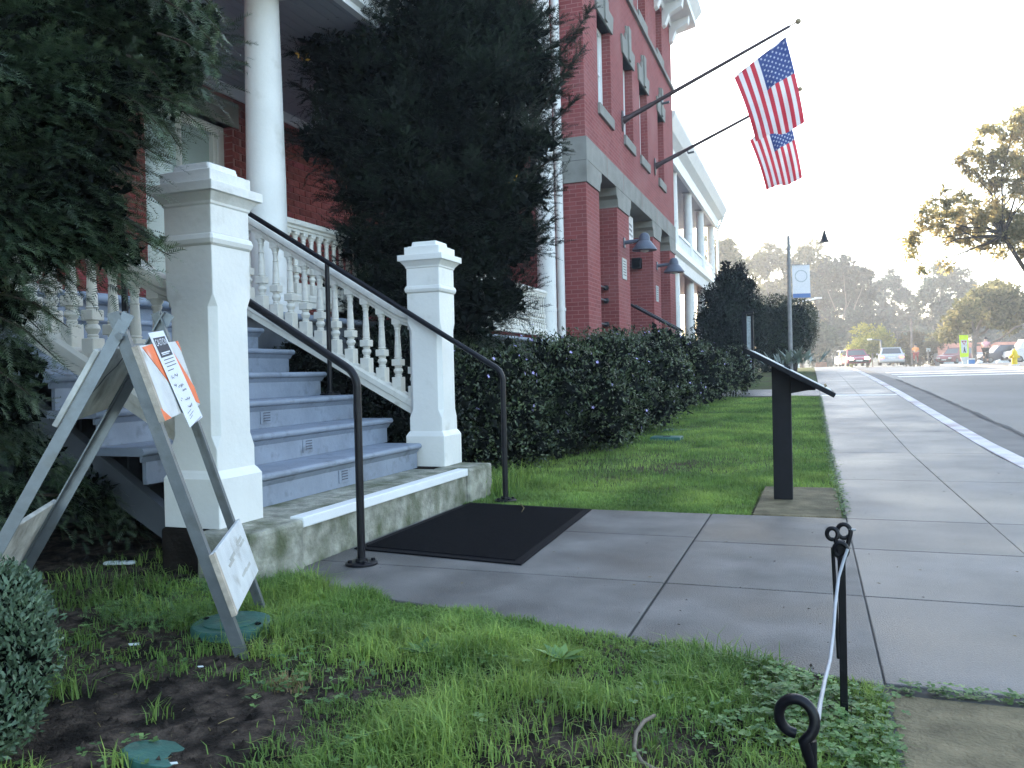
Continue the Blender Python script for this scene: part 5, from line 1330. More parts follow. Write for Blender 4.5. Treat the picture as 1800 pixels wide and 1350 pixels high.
# ================================================================== FAR TREES
def far_tree(label, base, clumps, n, L, m, trunk_r=.3, forks=None, surf=.35, group='trees beyond the road', trunk_m='grey_bark', W=.55, fillf=True, tufts=9, fk=.35):
    t = empty('tree', tuple(base), label, 'tree', group)
    tuft = []
    for c in clumps:
        for d_ in rand_dirs(tufts):
            d_[1] = -abs(d_[1]) * .6; k_ = random.uniform(.5, 1.08); s_ = random.uniform(.26, .46) * (9 / tufts) ** .5
            tuft.append((c[0] + d_[0] * c[3] * k_, c[1] + d_[1] * c[4] * k_, c[2] + d_[2] * c[5] * k_, c[3] * s_, c[4] * s_, c[5] * s_ * .75))
    P, D = blob_points(tuft, n, surf)
    P = P + D * rng.normal(0, .10, (len(P), 1)) * clumps[0][3]
    v, f = leaf_quads(P, unit(rand_dirs(len(P)) + np.array([0, 0, -.15])), rand_dirs(len(P)), L * rng.uniform(.5, 1.4, len(P)), L * W * rng.uniform(.7, 1.2, len(P)))
    if fillf:
        P2, _ = blob_points([(c[0], c[1] + c[4] * .3, c[2], c[3] * .62, c[4] * .5, c[5] * .62) for c in clumps], int(n * .16), .0)
        v2, f2 = leaf_quads(P2, rand_dirs(len(P2)), rand_dirs(len(P2)), L * 1.8 * rng.uniform(.6, 1.3, len(P2)), L * 1.1 * np.ones(len(P2)))
        raw_mesh('inner_foliage', v2, f2, m, np.full(len(P2), .1), t)
    rn = np.clip(vnoise(P[:, 0], P[:, 1] * .5 + P[:, 2], 1.1 / max(clumps[0][3], .5), 71) * .6 + rng.uniform(-.1, .45, len(P)), 0, 1)
    raw_mesh('crown', v, f, m, rn, t)
    mb = MB()
    top = np.mean([c[:3] for c in clumps], 0)
    fork = np.array(base) + (top - np.array(base)) * fk
    limb(mb, base, fork, trunk_r, trunk_r * .75, .06)
    for c in clumps: limb(mb, fork, c[:3], trunk_r * .45, trunk_r * .08, .25)
    mb.build('trunk', M[trunk_m], t, smooth=60, fix=False)
    return t
def rclump(lst, dep):
    out = []
    for it in lst:
        px, py, rp = it[:3]; sq = it[3] if len(it) > 3 else 1.0
        d_ = dep + random.uniform(-.03, .03) * dep
        out.append(P3(px, py, d_, rp, sq))
    return out
def base_at(px, dep):
    c = at(px, 638, dep); return (c[0], c[1], g(c[1]) - .1)
# tree overhanging the road from the right
bt = at(1905, 660, 36); e_cl = rclump([(1790, 235, 42), (1745, 260, 38), (1705, 285, 22), (1770, 300, 36), (1720, 305, 18), (1785, 210, 26), (1665, 365, 30), (1630, 380, 22), (1610, 420, 20), (1600, 445, 12), (1700, 385, 34), (1735, 370, 28), (1760, 400, 34), (1795, 380, 36), (1790, 430, 26), (1720, 420, 24), (1680, 420, 22), (1650, 400, 18), (1620, 475, 10), (1660, 470, 12), (1800, 330, 30), (1840, 280, 60), (1850, 400, 60), (1740, 330, 16), (1755, 445, 12), (1690, 345, 14), (1870, 190, 60)], 36)
far_tree('tree leaning in from the right edge above the road, golden in the light', (bt[0], bt[1], g(bt[1])), e_cl, 26000, .20, M['euc'], .11, surf=.05, trunk_m='bark', W=.5, fillf=False, fk=.8, tufts=20)
# spreading oak with bare limbs behind the cyclist
ob = at(1713, 636, 62); ot = empty('tree', tuple(ob), 'spreading low tree with bare crooked limbs behind the cyclist', 'tree', 'trees beyond the road')
mb = MB()
for path, rs in (([(1713, 638), (1712, 610), (1715, 590), (1722, 570), (1735, 545), (1748, 528)], [7, 6.5, 6, 4.5, 3.5, 2.5]), ([(1715, 592), (1732, 583), (1750, 562), (1762, 545)], [5, 4, 3, 2]), ([(1738, 606), (1752, 598), (1770, 588), (1785, 575), (1815, 568)], [3, 3, 3, 2.5, 2]), ([(1716, 606), (1738, 606)], [3, 3]), ([(1715, 590), (1708, 565), (1712, 545)], [4, 3, 2])):
    mb.tube([at(x, y, 62) for x, y in path], [r * .62 * 62 / FPX for r in rs], 7)
mb.build('trunk', M['grey_bark'], ot, smooth=60, fix=False)
ocl = rclump([(1748, 512, 20), (1722, 520, 18), (1760, 538, 20), (1738, 560, 16), (1705, 570, 18), (1735, 530, 26), (1770, 525, 28), (1700, 545, 24), (1680, 565, 22), (1800, 545, 26), (1755, 555, 24), (1775, 572, 18), (1830, 530, 30), (1668, 585, 18)], 62)
P, D = blob_points(ocl, 8000, .15); v, f = leaf_quads(P, rand_dirs(len(P)), rand_dirs(len(P)), rng.uniform(.18, .5, len(P)), rng.uniform(.12, .26, len(P))); raw_mesh('crown', v, f, M['far_gold'], rng.uniform(0, 1, len(P)), ot)
TREES = [
    ('tall hazy golden topped tree behind the conical evergreen', 1270, 105, [(1262, 440, 28), (1285, 450, 26), (1250, 470, 24), (1300, 475, 24), (1275, 500, 34), (1310, 520, 28), (1285, 560, 40)], 3600, .55, 'far_gold'),
    ('wide hazy tree with a golden crown behind the lamp post', 1365, 120, [(1330, 465, 30), (1360, 450, 26), (1390, 470, 30), (1420, 450, 28), (1345, 510, 38), (1385, 520, 40), (1425, 500, 34), (1350, 570, 40), (1420, 560, 44), (1440, 470, 18)], 6500, .6, 'far_gold'),
    ('tall grey green tree right of the banner', 1480, 110, [(1455, 480, 26), (1482, 468, 22), (1500, 490, 26), (1450, 530, 36), (1490, 530, 40), (1525, 520, 26), (1465, 580, 44), (1510, 580, 40), (1520, 485, 14), (1440, 610, 36)], 8000, .5, 'far_grey_green'),
    ('loose grey green tree in the middle above the parked cars', 1570, 125, [(1545, 510, 22), (1570, 495, 18), (1590, 520, 20), (1555, 550, 34), (1535, 590, 36), (1590, 560, 26), (1580, 600, 40), (1605, 540, 10)], 5200, .55, 'far_grey_green'),
    ('tall airy brownish tree above the yellow crossing sign', 1650, 115, [(1640, 500, 24), (1668, 490, 20), (1690, 505, 24), (1625, 525, 22), (1660, 535, 30), (1695, 540, 26), (1680, 570, 34), (1640, 575, 32), (1615, 600, 30), (1650, 470, 10)], 5400, .5, 'far_green'),
    ('dark grey green tree behind the spreading oak', 1770, 120, [(1740, 530, 34), (1775, 545, 34), (1805, 560, 34), (1730, 580, 40), (1770, 600, 40), (1810, 600, 40), (1720, 515, 16)], 5200, .55, 'far_grey_green'),
    ('hazy tree filling the gap left of the topiary bush', 1410, 95, [(1400, 600, 40), (1440, 600, 40), (1380, 560, 30)], 3000, .5, 'far_green'),
]
for lab, px, dep, cls, n_, L, m in TREES:
    far_tree(lab, base_at(px, dep), rclump(cls, dep), int(n_ * 1.7), L, M[m], .3)
for lab, px, dep, cls, n_, L, m in (
        ('yellow green bush behind the two cars with lights', 1525, 78, [(1515, 600, 24), (1535, 590, 22), (1505, 618, 20), (1530, 615, 28), (1555, 600, 18), (1490, 632, 14), (1560, 615, 20)], 4200, .28, 'yellow_bush'),
        ('brownish bush behind the cyclist in orange', 1600, 82, [(1590, 605, 22), (1615, 600, 24), (1605, 625, 28), (1575, 622, 18), (1635, 618, 24)], 3800, .28, 'brown_bush'),
        ('pale green bush left of the yellow crossing sign', 1660, 86, [(1650, 595, 18), (1672, 590, 18), (1660, 610, 24), (1685, 612, 20), (1640, 612, 16)], 3200, .28, 'far_gold')):
    far_tree(lab, base_at(px, dep), rclump(cls, dep), n_, L, M[m], .15, surf=.5, group='bushes beyond the car park')
# wooded rise far behind
V = []; F = []; xs = np.linspace(-420, 520, 60); dpt = 240
for i, x in enumerate(xs):
    h_ = 5 + 4 * vnoise(np.array([x]), np.array([0.]), .02, 81)[0]
    V += [(x, dpt, -1), (x, dpt + 40, h_)]
for i in range(59): F.append((2 * i, 2 * i + 2, 2 * i + 3, 2 * i + 1))
hl = raw_mesh('hill', V, F, M['far_green']); hl['kind'] = 'structure'
n = 9000; X = rng.uniform(-200, 330, n); t = rng.uniform(0, 1, n); hh = 5 + 4 * vnoise(X, X * 0, .02, 81); Zc = hh * t + rng.normal(0, 1.6, n); Yc = dpt + 40 * t - 2
v, f = leaf_quads(np.stack([X, Yc, Zc], -1), rand_dirs(n), rand_dirs(n), rng.uniform(1.5, 3.6, n), rng.uniform(1., 2.2, n)); raw_mesh('far_woods', v, f, M['far_green'], rng.uniform(0, 1, n), kind='stuff')

# ================================================================== STREET FURNITURE FAR AWAY
dl = 34.
pb0, pt0 = at(1390, 641, dl), at(1385, 415, dl)
lp = empty('lamp_post', (pb0[0], pb0[1], g(pb0[1])), 'tall grey lamp post with a white banner and a hanging bell shaped lamp', 'street lamp')
MB().tube([(pb0[0], pb0[1], g(pb0[1]) - .05), (pb0[0], pb0[1], pt0[2])], [.095, .06], 12).build('pole', M['pole_grey'], lp, smooth=60)
lx = at(1449, 405, dl); arm = [np.array([pb0[0], pb0[1], pt0[2] - .25])]
for t in np.linspace(0, 1, 9): arm.append(np.array([pb0[0] + (lx[0] - pb0[0]) * t, pb0[1] + (lx[1] - pb0[1]) * t, pt0[2] - .2 + .35 * math.sin(PI * t) + (lx[2] - pt0[2] + .2) * t]))
MB().tube(arm, .018, 8).build('arm', M['white_trim'], lp, smooth=60)
lo2 = at(1449, 416, dl)
MB().lathe([(.28, .02), (.2, .05), (.12, .06), (.06, .09), (-.08, .12), (-.16, .16), (-.22, .2), (-.23, .17)], 16, tuple(lo2)).build('lamp_head', M['black_metal'], lp, smooth=40)
q = [at(1392, 466, dl), at(1423, 465, dl), at(1425, 523, dl), at(1394, 524, dl)]; nb = unit(np.cross(q[1] - q[0], q[3] - q[0]))
bn = MB().slabq(q, nb, .01).build('banner', M['banner'], lp)
sgn_ = 1 if np.dot(nb, -CD) > 0 else -1
off = nb * (.0125 if sgn_ > 0 else -.003)
qb = [q[3] * .12 + q[0] * -.0 + q[3] * .88 * 0 + q[0] * 0 for _ in range(1)]
b0 = [onq(q, 0, .87), onq(q, 1, .87), onq(q, 1, 1), onq(q, 0, 1)]
mb = MB(); mb.add([p + off for p in b0], [(0, 1, 2, 3)]); mb.build('blue_band', M['banner_blue'], bn, fix=False)
mb = MB()
for k in range(28):
    a = k / 28 * 2 * PI; a2 = a + .16
    for r0, r1 in ((.30, .36),):
        mb.add([onq(q, .5 + r * math.cos(z_), .34 + r * .52 * math.sin(z_)) + off for r, z_ in ((r0, a), (r1, a), (r1, a2), (r0, a2))], [(0, 1, 2, 3)])
mb.build('ring_emblem', M['plaque'], bn, fix=False)['kind'] = 'stuff'
for t in (0, 1):
    a_ = q[0] if t == 0 else q[3]; MB().tube([(pb0[0], pb0[1], a_[2]), tuple(onq(q, 1, t))], .014, 6).build('banner_rod', M['pole_grey'], lp)
al = at(1438, 524, 55); ap = at(1404, 533, 55)
sl2 = empty('street_light', tuple(base_at(1403, 55)), 'slim pale street light arm showing beside the banner', 'street lamp')
MB().tube([base_at(1403, 55), ap, at(1410, 530, 55), al], [.07, .06, .04, .06], 8).build('pole', M['white_trim'], sl2, smooth=60)
MB().cbox(tuple(al), (.5, .2, .1)).build('lamp_head', M['white_trim'], sl2, bevel=.02)
def pole_thing(name, label, cat, px, py0, py1, dep, rp, m, extra=None, group=None):
    a, b_ = at(px, py0, dep), at(px, py1, dep); e = empty(name, tuple(b_), label, cat, group)
    MB().tube([(b_[0], b_[1], b_[2] - .2), (b_[0], b_[1], a[2])], rp * dep / FPX, 8).build('pole', m, e, smooth=60)
    return e, a, b_
e, a, b_ = pole_thing('utility_pole', 'tall pale pole behind the cyclist in orange', 'pole', 1603, 560, 637, 75, 1.7, M['grey_bark'])
MB().tube([a + np.array([-1.2, 0, -1.2]), a + np.array([0, 0, -1.1])], .06, 6).build('arm', M['grey_bark'], e)
e, a, b_ = pole_thing('park_light', 'short pale light pole between the two cars', 'street lamp', 1549, 598, 632, 73, 1.6, M['galv'])
MB().tube([a + np.array([-.9, 0, .1]), a], .05, 6).build('arm', M['galv'], e); MB().cbox(tuple(a + np.array([-.95, 0, .1])), (.4, .2, .14)).build('lamp_head', M['white_trim'], e, bevel=.02)
e, a, b_ = pole_thing('sign_post', 'small sign post right of the cyclist in orange', 'sign post', 1632, 615, 637, 70, 1.1, M['grey_bark'])
MB().cbox(tuple(a), (.32, .05, .3)).build('plate', M['plaque'], e, bevel=.01)
e, a, b_ = pole_thing('marker_post', 'thin marker post left of the silver car', 'post', 1534, 622, 640, 60, 1.0, M['grey_bark'])
MB().cbox(tuple(a), (.1, .05, .1)).build('cap', M['galv'], e, bevel=.01)
bb_ = at(1443, 640, 58); e = empty('stone_block', (bb_[0], bb_[1], g(58)), 'tan stone block at the far end of the pavement', 'block')
MB().prism([(bb_[0] - .42, g(58) - .1), (bb_[0] + .42, g(58) - .1), (bb_[0] + .36, g(58) + .34), (bb_[0] - .32, g(58) + .36)], 1, bb_[1] - .3, bb_[1] + .3).build('block', mat('tan_stone', (.38, .24, .17), .8, .15, 4), e, bevel=.03)
# in-street crossing sign
cb0 = at(1697, 637, 42); ce = empty('crossing_sign', (cb0[0], cb0[1], g(cb0[1])), 'fluorescent yellow crossing sign standing in the road', 'sign')
c1 = [at(1686, 589, 42), at(1702, 589, 42), at(1703, 627, 42), at(1688, 628, 42)]; cn = unit(np.cross(c1[1] - c1[0], c1[3] - c1[0])); cn = cn if np.dot(cn, -CD) > 0 else -cn
ps = MB().slabq([c - cn * .02 for c in c1], cn, .02).build('panel', M['fluoro'], ce, bevel=.01)
def onp(pts, name, m, o_=.004):
    mb = MB(); mb.add([onq(c1, u, v) + cn * o_ for u, v in pts], [tuple(range(len(pts)))]); return mb.build(name, M[m], ps, fix=False)
onp([(.14, .22), (.86, .22), (.84, .82), (.16, .82)], 'white_field', 'board_white')
onp([(.2, .26), (.8, .26), (.5, .46)], 'yield_triangle', 'sign_red', .006); onp([(.34, .30), (.66, .30), (.5, .41)], 'triangle_field', 'board_white', .008)
onp([(.45, .60), (.58, .60), (.62, .70), (.7, .80), (.6, .80), (.52, .73), (.44, .80), (.36, .80), (.45, .70)], 'walking_figure', 'ink', .006)
onp([(.47, .545), (.57, .545), (.57, .59), (.47, .59)], 'figure_head', 'ink', .006)
MB().prism([(c1[3][0] + .02, c1[3][2]), (c1[2][0] - .02, c1[2][2]), (cb0[0] + .04, g(cb0[1])), (cb0[0] - .10, g(cb0[1]))], 1, cb0[1] - .04, cb0[1] + .04).build('base', M['cloth_white'], ce)
# fire hydrant
hb = at(1783, 637, 36); hz = g(hb[1]); hy = empty('fire_hydrant', (hb[0], hb[1], hz), 'yellow fire hydrant on the far kerb in front of the white van', 'hydrant')
hs_ = .86
MB().lathe([(0, .17), (.05, .17), (.06, .12), (.50 * hs_, .115), (.52 * hs_, .15), (.57 * hs_, .15), (.59 * hs_, .13), (.70 * hs_, .11), (.78 * hs_, .06), (.79 * hs_, .035), (.85 * hs_, .035), (.85 * hs_, 0)], 18, (hb[0], hb[1], hz)).build('barrel', M['hydrant_yellow'], hy, smooth=40)
for dx_, dy_ in ((1, 0), (-1, 0), (0, -1)):
    MB().tube([(hb[0] + dx_ * .08, hb[1] + dy_ * .08, hz + .38), (hb[0] + dx_ * .2, hb[1] + dy_ * .2, hz + .38)], .06 if dy_ == 0 else .075, 10).build('outlet', M['hydrant_yellow'], hy)
MB().lathe([(-.1, .2), (.05, .2)], 14, (hb[0], hb[1], hz)).build('plinth', M['cloth_white'], hy)

# low terracotta roofed building
tb0 = at(1655, 636, 79); tb1 = at(1860, 634, 79); zb_ = .9
te = empty('low_building', (tb0[0] + 8, tb0[1], zb_), 'long low building with a terracotta roof behind the parked cars', 'building')
dv = unit(tb1 - tb0); dv[2] = 0; dv = unit(dv); bk = np.array([-dv[1], dv[0], 0])
Lb = np.linalg.norm(tb1 - tb0); o0 = np.array([tb0[0], tb0[1], zb_])
def bxp(u0, u1, w0, w1, z0, z1):
    return [o0 + dv * u + bk * w + np.array([0, 0, z]) for z in (z0, z1) for u, w in ((u0, w0), (u1, w0), (u1, w1), (u0, w1))]
MB().hexa(bxp(.5, Lb, .4, 7, -.2, 1.1)).build('wall', M['board_white'], te)
rp = [o0 + dv * -.3 + np.array([0, 0, .7]), o0 + dv * (Lb + .3) + np.array([0, 0, .7]), o0 + dv * (Lb - 1) + bk * 3.7 + np.array([0, 0, 2.0]), o0 + dv * 1.5 + bk * 3.7 + np.array([0, 0, 2.0])]
MB().slabq(rp, (0, 0, 1), .12).build('roof', M['terracotta'], te)
rp2 = [o0 + dv * (Lb + .3) + bk * 7.4 + np.array([0, 0, .7]), o0 + dv * -.3 + bk * 7.4 + np.array([0, 0, .7]), rp[3], rp[2]]
MB().slabq(rp2, (0, 0, 1), .12).build('roof', M['terracotta'], te)

# ---- cars
def car(label, px, dep, heading, paint, kind='sedan', lights=None, name='parked_car', group='cars beyond the crossing', sc=1.0, zlift=0.):
    c = at(px, 638, dep); root = empty(name, (c[0], c[1], g(c[1]) + zlift), label, 'van' if kind == 'van' else 'car', group)
    root.rotation_euler = (0, 0, heading); root.scale = (sc, sc, sc)
    L, W = (4.5, 1.8) if kind != 'van' else (5.0, 1.95)
    hb_, ht = {'sedan': (.86, 1.42), 'suv': (1.0, 1.72), 'van': (1.15, 2.05)}[kind]
    def loc(mb, nm, m, parent=root, **k):
        me = mb.mesh(nm, m, k.get('smooth', False)); o = bpy.data.objects.new(nm, me); COL.objects.link(o); o.parent = parent
        if k.get('bevel'):
            md = o.modifiers.new('bevel', 'BEVEL'); md.width = k['bevel']; md.segments = 3; md.limit_method = 'ANGLE'
        return o
    # body side outline (x forward, z)
    bd = [(-L / 2, .32), (-L / 2 + .1, .22), (L / 2 - .15, .22), (L / 2, .36), (L / 2, .58), (L / 2 - .15, hb_ - .14), (L / 2 - 1.05, hb_), (-L / 2 + .25, hb_ + .02), (-L / 2, hb_ - .12)]
    mb = MB(); mb.prism(bd, 1, -W / 2, W / 2); body = loc(mb, 'body', paint, bevel=.07)
    cf, cb_ = {'sedan': (L / 2 - 1.1, -L / 2 + .45), 'suv': (L / 2 - 1.15, -L / 2 + .12), 'van': (L / 2 - .75, -L / 2 + .05)}[kind]
    sl_f, sl_b = {'sedan': (.72, .6), 'suv': (.7, .3), 'van': (.55, .1)}[kind]
    w0, w1 = W / 2 - .05, W / 2 - .22
    ring0 = [(cb_, -w0, hb_), (cf, -w0, hb_), (cf, w0, hb_), (cb_, w0, hb_)]; ring1 = [(cb_ + sl_b, -w1, ht - .04), (cf - sl_f, -w1, ht - .04), (cf - sl_f, w1, ht - .04), (cb_ + sl_b, w1, ht - .04)]
    mb = MB(); mb.hexa(ring0 + ring1); loc(mb, 'cabin', paint, bevel=.04)
    mb = MB(); mb.cbox(((cb_ + sl_b + cf - sl_f) / 2, 0, ht - .03), (cf - sl_f - cb_ - sl_b + .1, 2 * w1 + .04, .07)); loc(mb, 'roof', paint, bevel=.03)
    R0 = [np.array(p) for p in ring0]; R1_ = [np.array(p) for p in ring1]
    def glass(i, j, a=.08, b0=.12, b1=.9):
        q_ = [R0[i], R0[j], R1_[j], R1_[i]]; q_ = [onq(q_, a, b0), onq(q_, 1 - a, b0), onq(q_, 1 - a, b1), onq(q_, a, b1)]
        n_ = unit(np.cross(q_[1] - q_[0], q_[3] - q_[0])); mid = np.mean(q_, 0); ctr = np.mean(R0 + R1_, 0); n_ = n_ if np.dot(n_, mid - ctr) > 0 else -n_
        mb = MB(); mb.slabq([p + n_ * .004 for p in q_], n_, .012); loc(mb, 'window', M['glass'])
    glass(1, 2); glass(3, 0)
    if kind == 'van': glass(0, 1, .62, .15, .85); glass(2, 3, .62, .15, .85)
    else: glass(0, 1); glass(2, 3)
    for sx_ in (L / 2 - .85, -L / 2 + .85):
        for sy in (-1, 1):
            mb = MB(); prof = [(-.11, .0), (-.11, .22), (-.09, .32), (.09, .32), (.11, .22), (.11, .0)]
            mb.lathe(prof, 18); mb.v = [(x + sx_, z + sy * (W / 2 - .10), y + .32) for x, y, z in mb.v]; wh = loc(mb, 'wheel', M['tyre'], smooth=40)
            mb = MB(); mb.lathe([(-.02, .0), (-.02, .19), (.02, .18), (.02, 0)], 14); mb.v = [(x + sx_, z + sy * (W / 2 + .015), y + .32) for x, y, z in mb.v]; loc(mb, 'rim', M['galv'], wh)
    for sy in (-1, 1):
        mb = MB(); mb.cbox((L / 2 - .05, sy * (W / 2 - .28), .62), (.16, .34, .16)); loc(mb, 'headlight', M['headlight'] if lights == 'front' else M['bulb'], bevel=.04)
        mb = MB(); mb.cbox((-L / 2 + .03, sy * (W / 2 - .2), hb_ - .22), (.12, .28, .16)); loc(mb, 'tail_light', M['taillight'] if lights == 'rear' else M['sign_red'], bevel=.03)
        mb = MB(); mb.cbox((cf - .55, sy * (W / 2 + .06), hb_ + .06), (.1, .18, .12)); loc(mb, 'mirror', paint, bevel=.03)
    mb = MB(); mb.cbox((L / 2 + .0, 0, .42), (.08, W - .3, .2)); loc(mb, 'bumper', M['tyre'], bevel=.03)
    mb = MB(); mb.cbox((L / 2 + .045, 0, .45), (.02, .5, .11)); loc(mb, 'number_plate', M['board_white']); mb = MB(); mb.cbox((-L / 2 - .012, 0, .58), (.02, .5, .13)); loc(mb, 'number_plate', M['board_white'])
    mb = MB(); mb.cbox((-L / 2 + .0, 0, .38), (.1, W - .2, .2)); loc(mb, 'rear_bumper', paint, bevel=.04)
    return root
tw_cam = -PI / 2
car('red car driving towards the camera with glaring headlights', 1503, 70, tw_cam + .10, M['car_red'], 'sedan', 'front', 'moving_car')
car('silver car driving away, left of the cyclist in orange', 1566, 66, PI / 2 - .05, M['car_silver'], 'sedan', 'rear', 'moving_car')
car('small dark blue car half hidden behind the silver car', 1588, 84, PI / 2 + .5, M['car_dark'], 'sedan', 'rear', 'moving_car', sc=.9)
car('white car following behind the red car', 1487, 84, tw_cam + .1, M['car_white'], 'suv', 'front', 'moving_car', sc=.95)
car('maroon estate car parked left of the yellow crossing sign', 1681, 74, PI + .9, M['car_maroon'], 'suv', sc=.85)
car('dark grey blue car parked behind the cyclist and the tree trunk', 1760, 68, PI + .25, M['car_dark'], 'suv', sc=.85)
car('white van parked behind the yellow hydrant', 1822, 66, PI + .1, M['car_white'], 'van', sc=.9)
# cooler and white sacks by the crossing
cq = at(1707, 634, 46); e = empty('cooler_box', (cq[0], cq[1], g(46)), 'blue box with a white lid next to the crossing sign', 'box')
MB().box((cq[0] - .17, cq[1] - .15, g(46)), (cq[0] + .17, cq[1] + .15, g(46) + .28)).build('tub', M['cooler_blue'], e, bevel=.02); MB().box((cq[0] - .18, cq[1] - .16, g(46) + .281), (cq[0] + .18, cq[1] + .16, g(46) + .36)).build('lid', M['cloth_white'], e, bevel=.02)
for i, (px, s, lab) in enumerate(((1722, .17, 'white sack lying under the cyclist'), (1756, .17, 'pale sack standing right of the cyclist'))):
    cq = at(px, 636, 50); mb = MB(); mb.lathe([(0, s * .9), (s * .2, s * 1.1), (s * .7, s), (s * 1.1, s * .55), (s * 1.3, s * .3), (s * 1.5, s * .35)], 10, (cq[0], cq[1], g(50)))
    mb.v = [(x + .05 * math.sin(z * 30 + y * 7), y, z) for x, y, z in mb.v]; tag(mb.build('sack', M['cloth_white'], smooth=50), lab, 'sack')

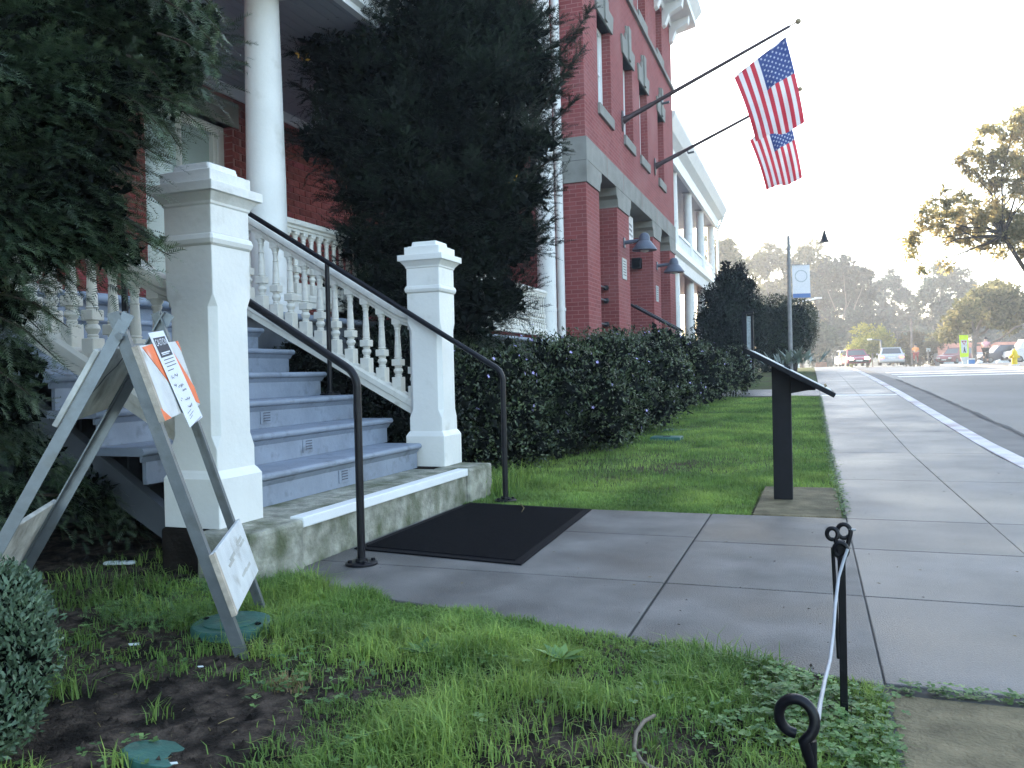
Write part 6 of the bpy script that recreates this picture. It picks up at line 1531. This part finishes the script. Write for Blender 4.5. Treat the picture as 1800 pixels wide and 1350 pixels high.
# ---- cyclists: one skinned body each
def skin_body(name, joints, edges, m, parent):
    me = bpy.data.meshes.new(name); me.from_pydata([j[0] for j in joints], edges, []); o = bpy.data.objects.new(name, me); COL.objects.link(o); o.parent = parent
    me.materials.append(m)
    sk_ = o.modifiers.new('skin', 'SKIN')
    for i, j in enumerate(joints): me.skin_vertices[0].data[i].radius = (j[1], j[1])
    me.skin_vertices[0].data[0].use_root = True
    o.modifiers.new('sub', 'SUBSURF').levels = 1; o.modifiers['sub'].render_levels = 1
    return o
def cyclist(label, px, dep, head, top, legs, s=1.0, blabel='bicycle'):
    c = at(px, 637, dep); z0 = g(c[1])
    bk_ = empty('bicycle', (c[0], c[1], z0), blabel, 'bicycle', 'bicycles on the far road'); bk_.rotation_euler = (0, 0, head); bk_.scale = (s, s, s)
    def loc(mb, nm, m, parent, smooth=50):
        o = bpy.data.objects.new(nm, mb.mesh(nm, m, smooth)); COL.objects.link(o); o.parent = parent; return o
    for x in (-.5, .5):
        mb = MB(); mb.tube([(x + .33 * math.cos(a), 0, .34 + .33 * math.sin(a)) for a in np.linspace(0, 2 * PI, 25)], .018, 6); w = loc(mb, 'wheel', M['tyre'], bk_)
        mb = MB()
        for a in np.linspace(0, PI, 7)[:-1]: mb.tube([(x + .32 * math.cos(a), 0, .34 + .32 * math.sin(a)), (x - .32 * math.cos(a), 0, .34 - .32 * math.sin(a))], .004, 4)
        loc(mb, 'spokes', M['galv'], w)
    mb = MB()
    for a, b2_ in (((-.5, 0, .34), (-.12, 0, .34)), ((-.5, 0, .34), (-.2, 0, .80)), ((-.12, 0, .34), (-.22, 0, .92)), ((-.12, 0, .34), (.36, 0, .78)), ((-.2, 0, .80), (.34, 0, .86)), ((.34, 0, .95), (.5, 0, .34))): mb.tube([a, b2_], .018, 6)
    loc(mb, 'frame', M['black_metal'], bk_)
    mb = MB(); mb.cbox((-.23, 0, .94), (.26, .14, .05)); loc(mb, 'saddle', M['tyre'], bk_); mb = MB(); mb.tube([(.38, -.24, .98), (.33, 0, .97), (.38, .24, .98)], .016, 6); loc(mb, 'handlebar', M['black_metal'], bk_)
    pr_ = empty('person', (c[0], c[1], z0), label, 'person', 'cyclists on the far road'); pr_.rotation_euler = (0, 0, head); pr_.scale = (s, s, s)
    J = [((-.22, 0, 1.0), .15), ((-.10, 0, 1.2), .15), ((.08, 0, 1.42), .17), ((.16, 0, 1.54), .07), ((.24, 0, 1.66), .10), ((.25, 0, 1.76), .09),
         ((.08, .20, 1.42), .08), ((.22, .27, 1.20), .055), ((.38, .23, 1.02), .04), ((.08, -.20, 1.42), .08), ((.22, -.27, 1.20), .055), ((.38, -.23, 1.02), .04),
         ((-.18, .11, .96), .11), ((.16, .12, .78), .08), ((-.02, .12, .40), .055), ((.09, .12, .33), .04), ((-.18, -.11, .96), .11), ((.10, -.12, .62), .08), ((-.14, -.12, .22), .055), ((-.03, -.12, .15), .04)]
    E = [(0, 1), (1, 2), (2, 3), (3, 4), (4, 5), (2, 6), (6, 7), (7, 8), (2, 9), (9, 10), (10, 11), (0, 12), (12, 13), (13, 14), (14, 15), (0, 16), (16, 17), (17, 18), (18, 19)]
    skin_body('body', J, E, M['skin'], pr_)
    Jt = [((-.16, 0, 1.06), .165), ((-.08, 0, 1.24), .17), ((.08, 0, 1.43), .185), ((.13, 0, 1.5), .10), ((.08, .20, 1.42), .095), ((.17, .245, 1.28), .075), ((.08, -.20, 1.42), .095), ((.17, -.245, 1.28), .075)]
    skin_body('shirt', Jt, [(0, 1), (1, 2), (2, 3), (2, 4), (4, 5), (2, 6), (6, 7)], top, pr_)
    Jl = [((-.22, 0, 1.0), .17), ((-.18, .11, .96), .125), ((.16, .12, .78), .092), ((0, .12, .45), .066), ((-.18, -.11, .96), .125), ((.10, -.12, .62), .092), ((-.12, -.12, .27), .066)]
    skin_body('trousers', Jl, [(0, 1), (1, 2), (2, 3), (0, 4), (4, 5), (5, 6)], legs, pr_)
    mb = MB(); mb.lathe([(-.04, .125), (.03, .12), (.08, .085), (.10, 0)], 14, (.24, 0, 1.75)); loc(mb, 'helmet', M['cloth_black'], pr_)
    for yy in (.12, -.12):
        mb = MB(); mb.cbox((.07, yy, .31 if yy > 0 else .13), (.26, .09, .08)); loc(mb, 'shoe', M['cloth_black'], pr_)
    return pr_
cyclist('cyclist with a pink and black jersey and black leggings riding away by the tree trunk', 1733, 58, PI / 2 - .25, M['cloth_pink'], M['cloth_black'], 1.0, 'bicycle ridden by the cyclist in the pink and black jersey')
cyclist('cyclist in an orange top and red trousers riding behind the silver car', 1610, 72, PI / 2, M['cloth_orange'], M['cloth_red'], 1.0, 'bicycle ridden by the cyclist in orange')

# ================================================================== HAZE
hz_ = MB().box((-700, -60, -6), (720, 420, 46)).build('haze', mat('haze_tmp', (.5, .5, .5))); hz_['kind'] = 'stuff'
hm = bpy.data.materials.new('haze'); hm.use_nodes = True; hn = hm.node_tree
for nd in list(hn.nodes): hn.nodes.remove(nd)
ho = hn.nodes.new('ShaderNodeOutputMaterial'); pv = hn.nodes.new('ShaderNodeVolumePrincipled')
pv.inputs['Color'].default_value = (.90, .945, 1.0, 1); pv.inputs['Density'].default_value = .0018; pv.inputs['Anisotropy'].default_value = .35
hn.links.new(pv.outputs[0], ho.inputs['Volume'])
hz_.data.materials.clear(); hz_.data.materials.append(hm)
bpy.context.view_layer.update()
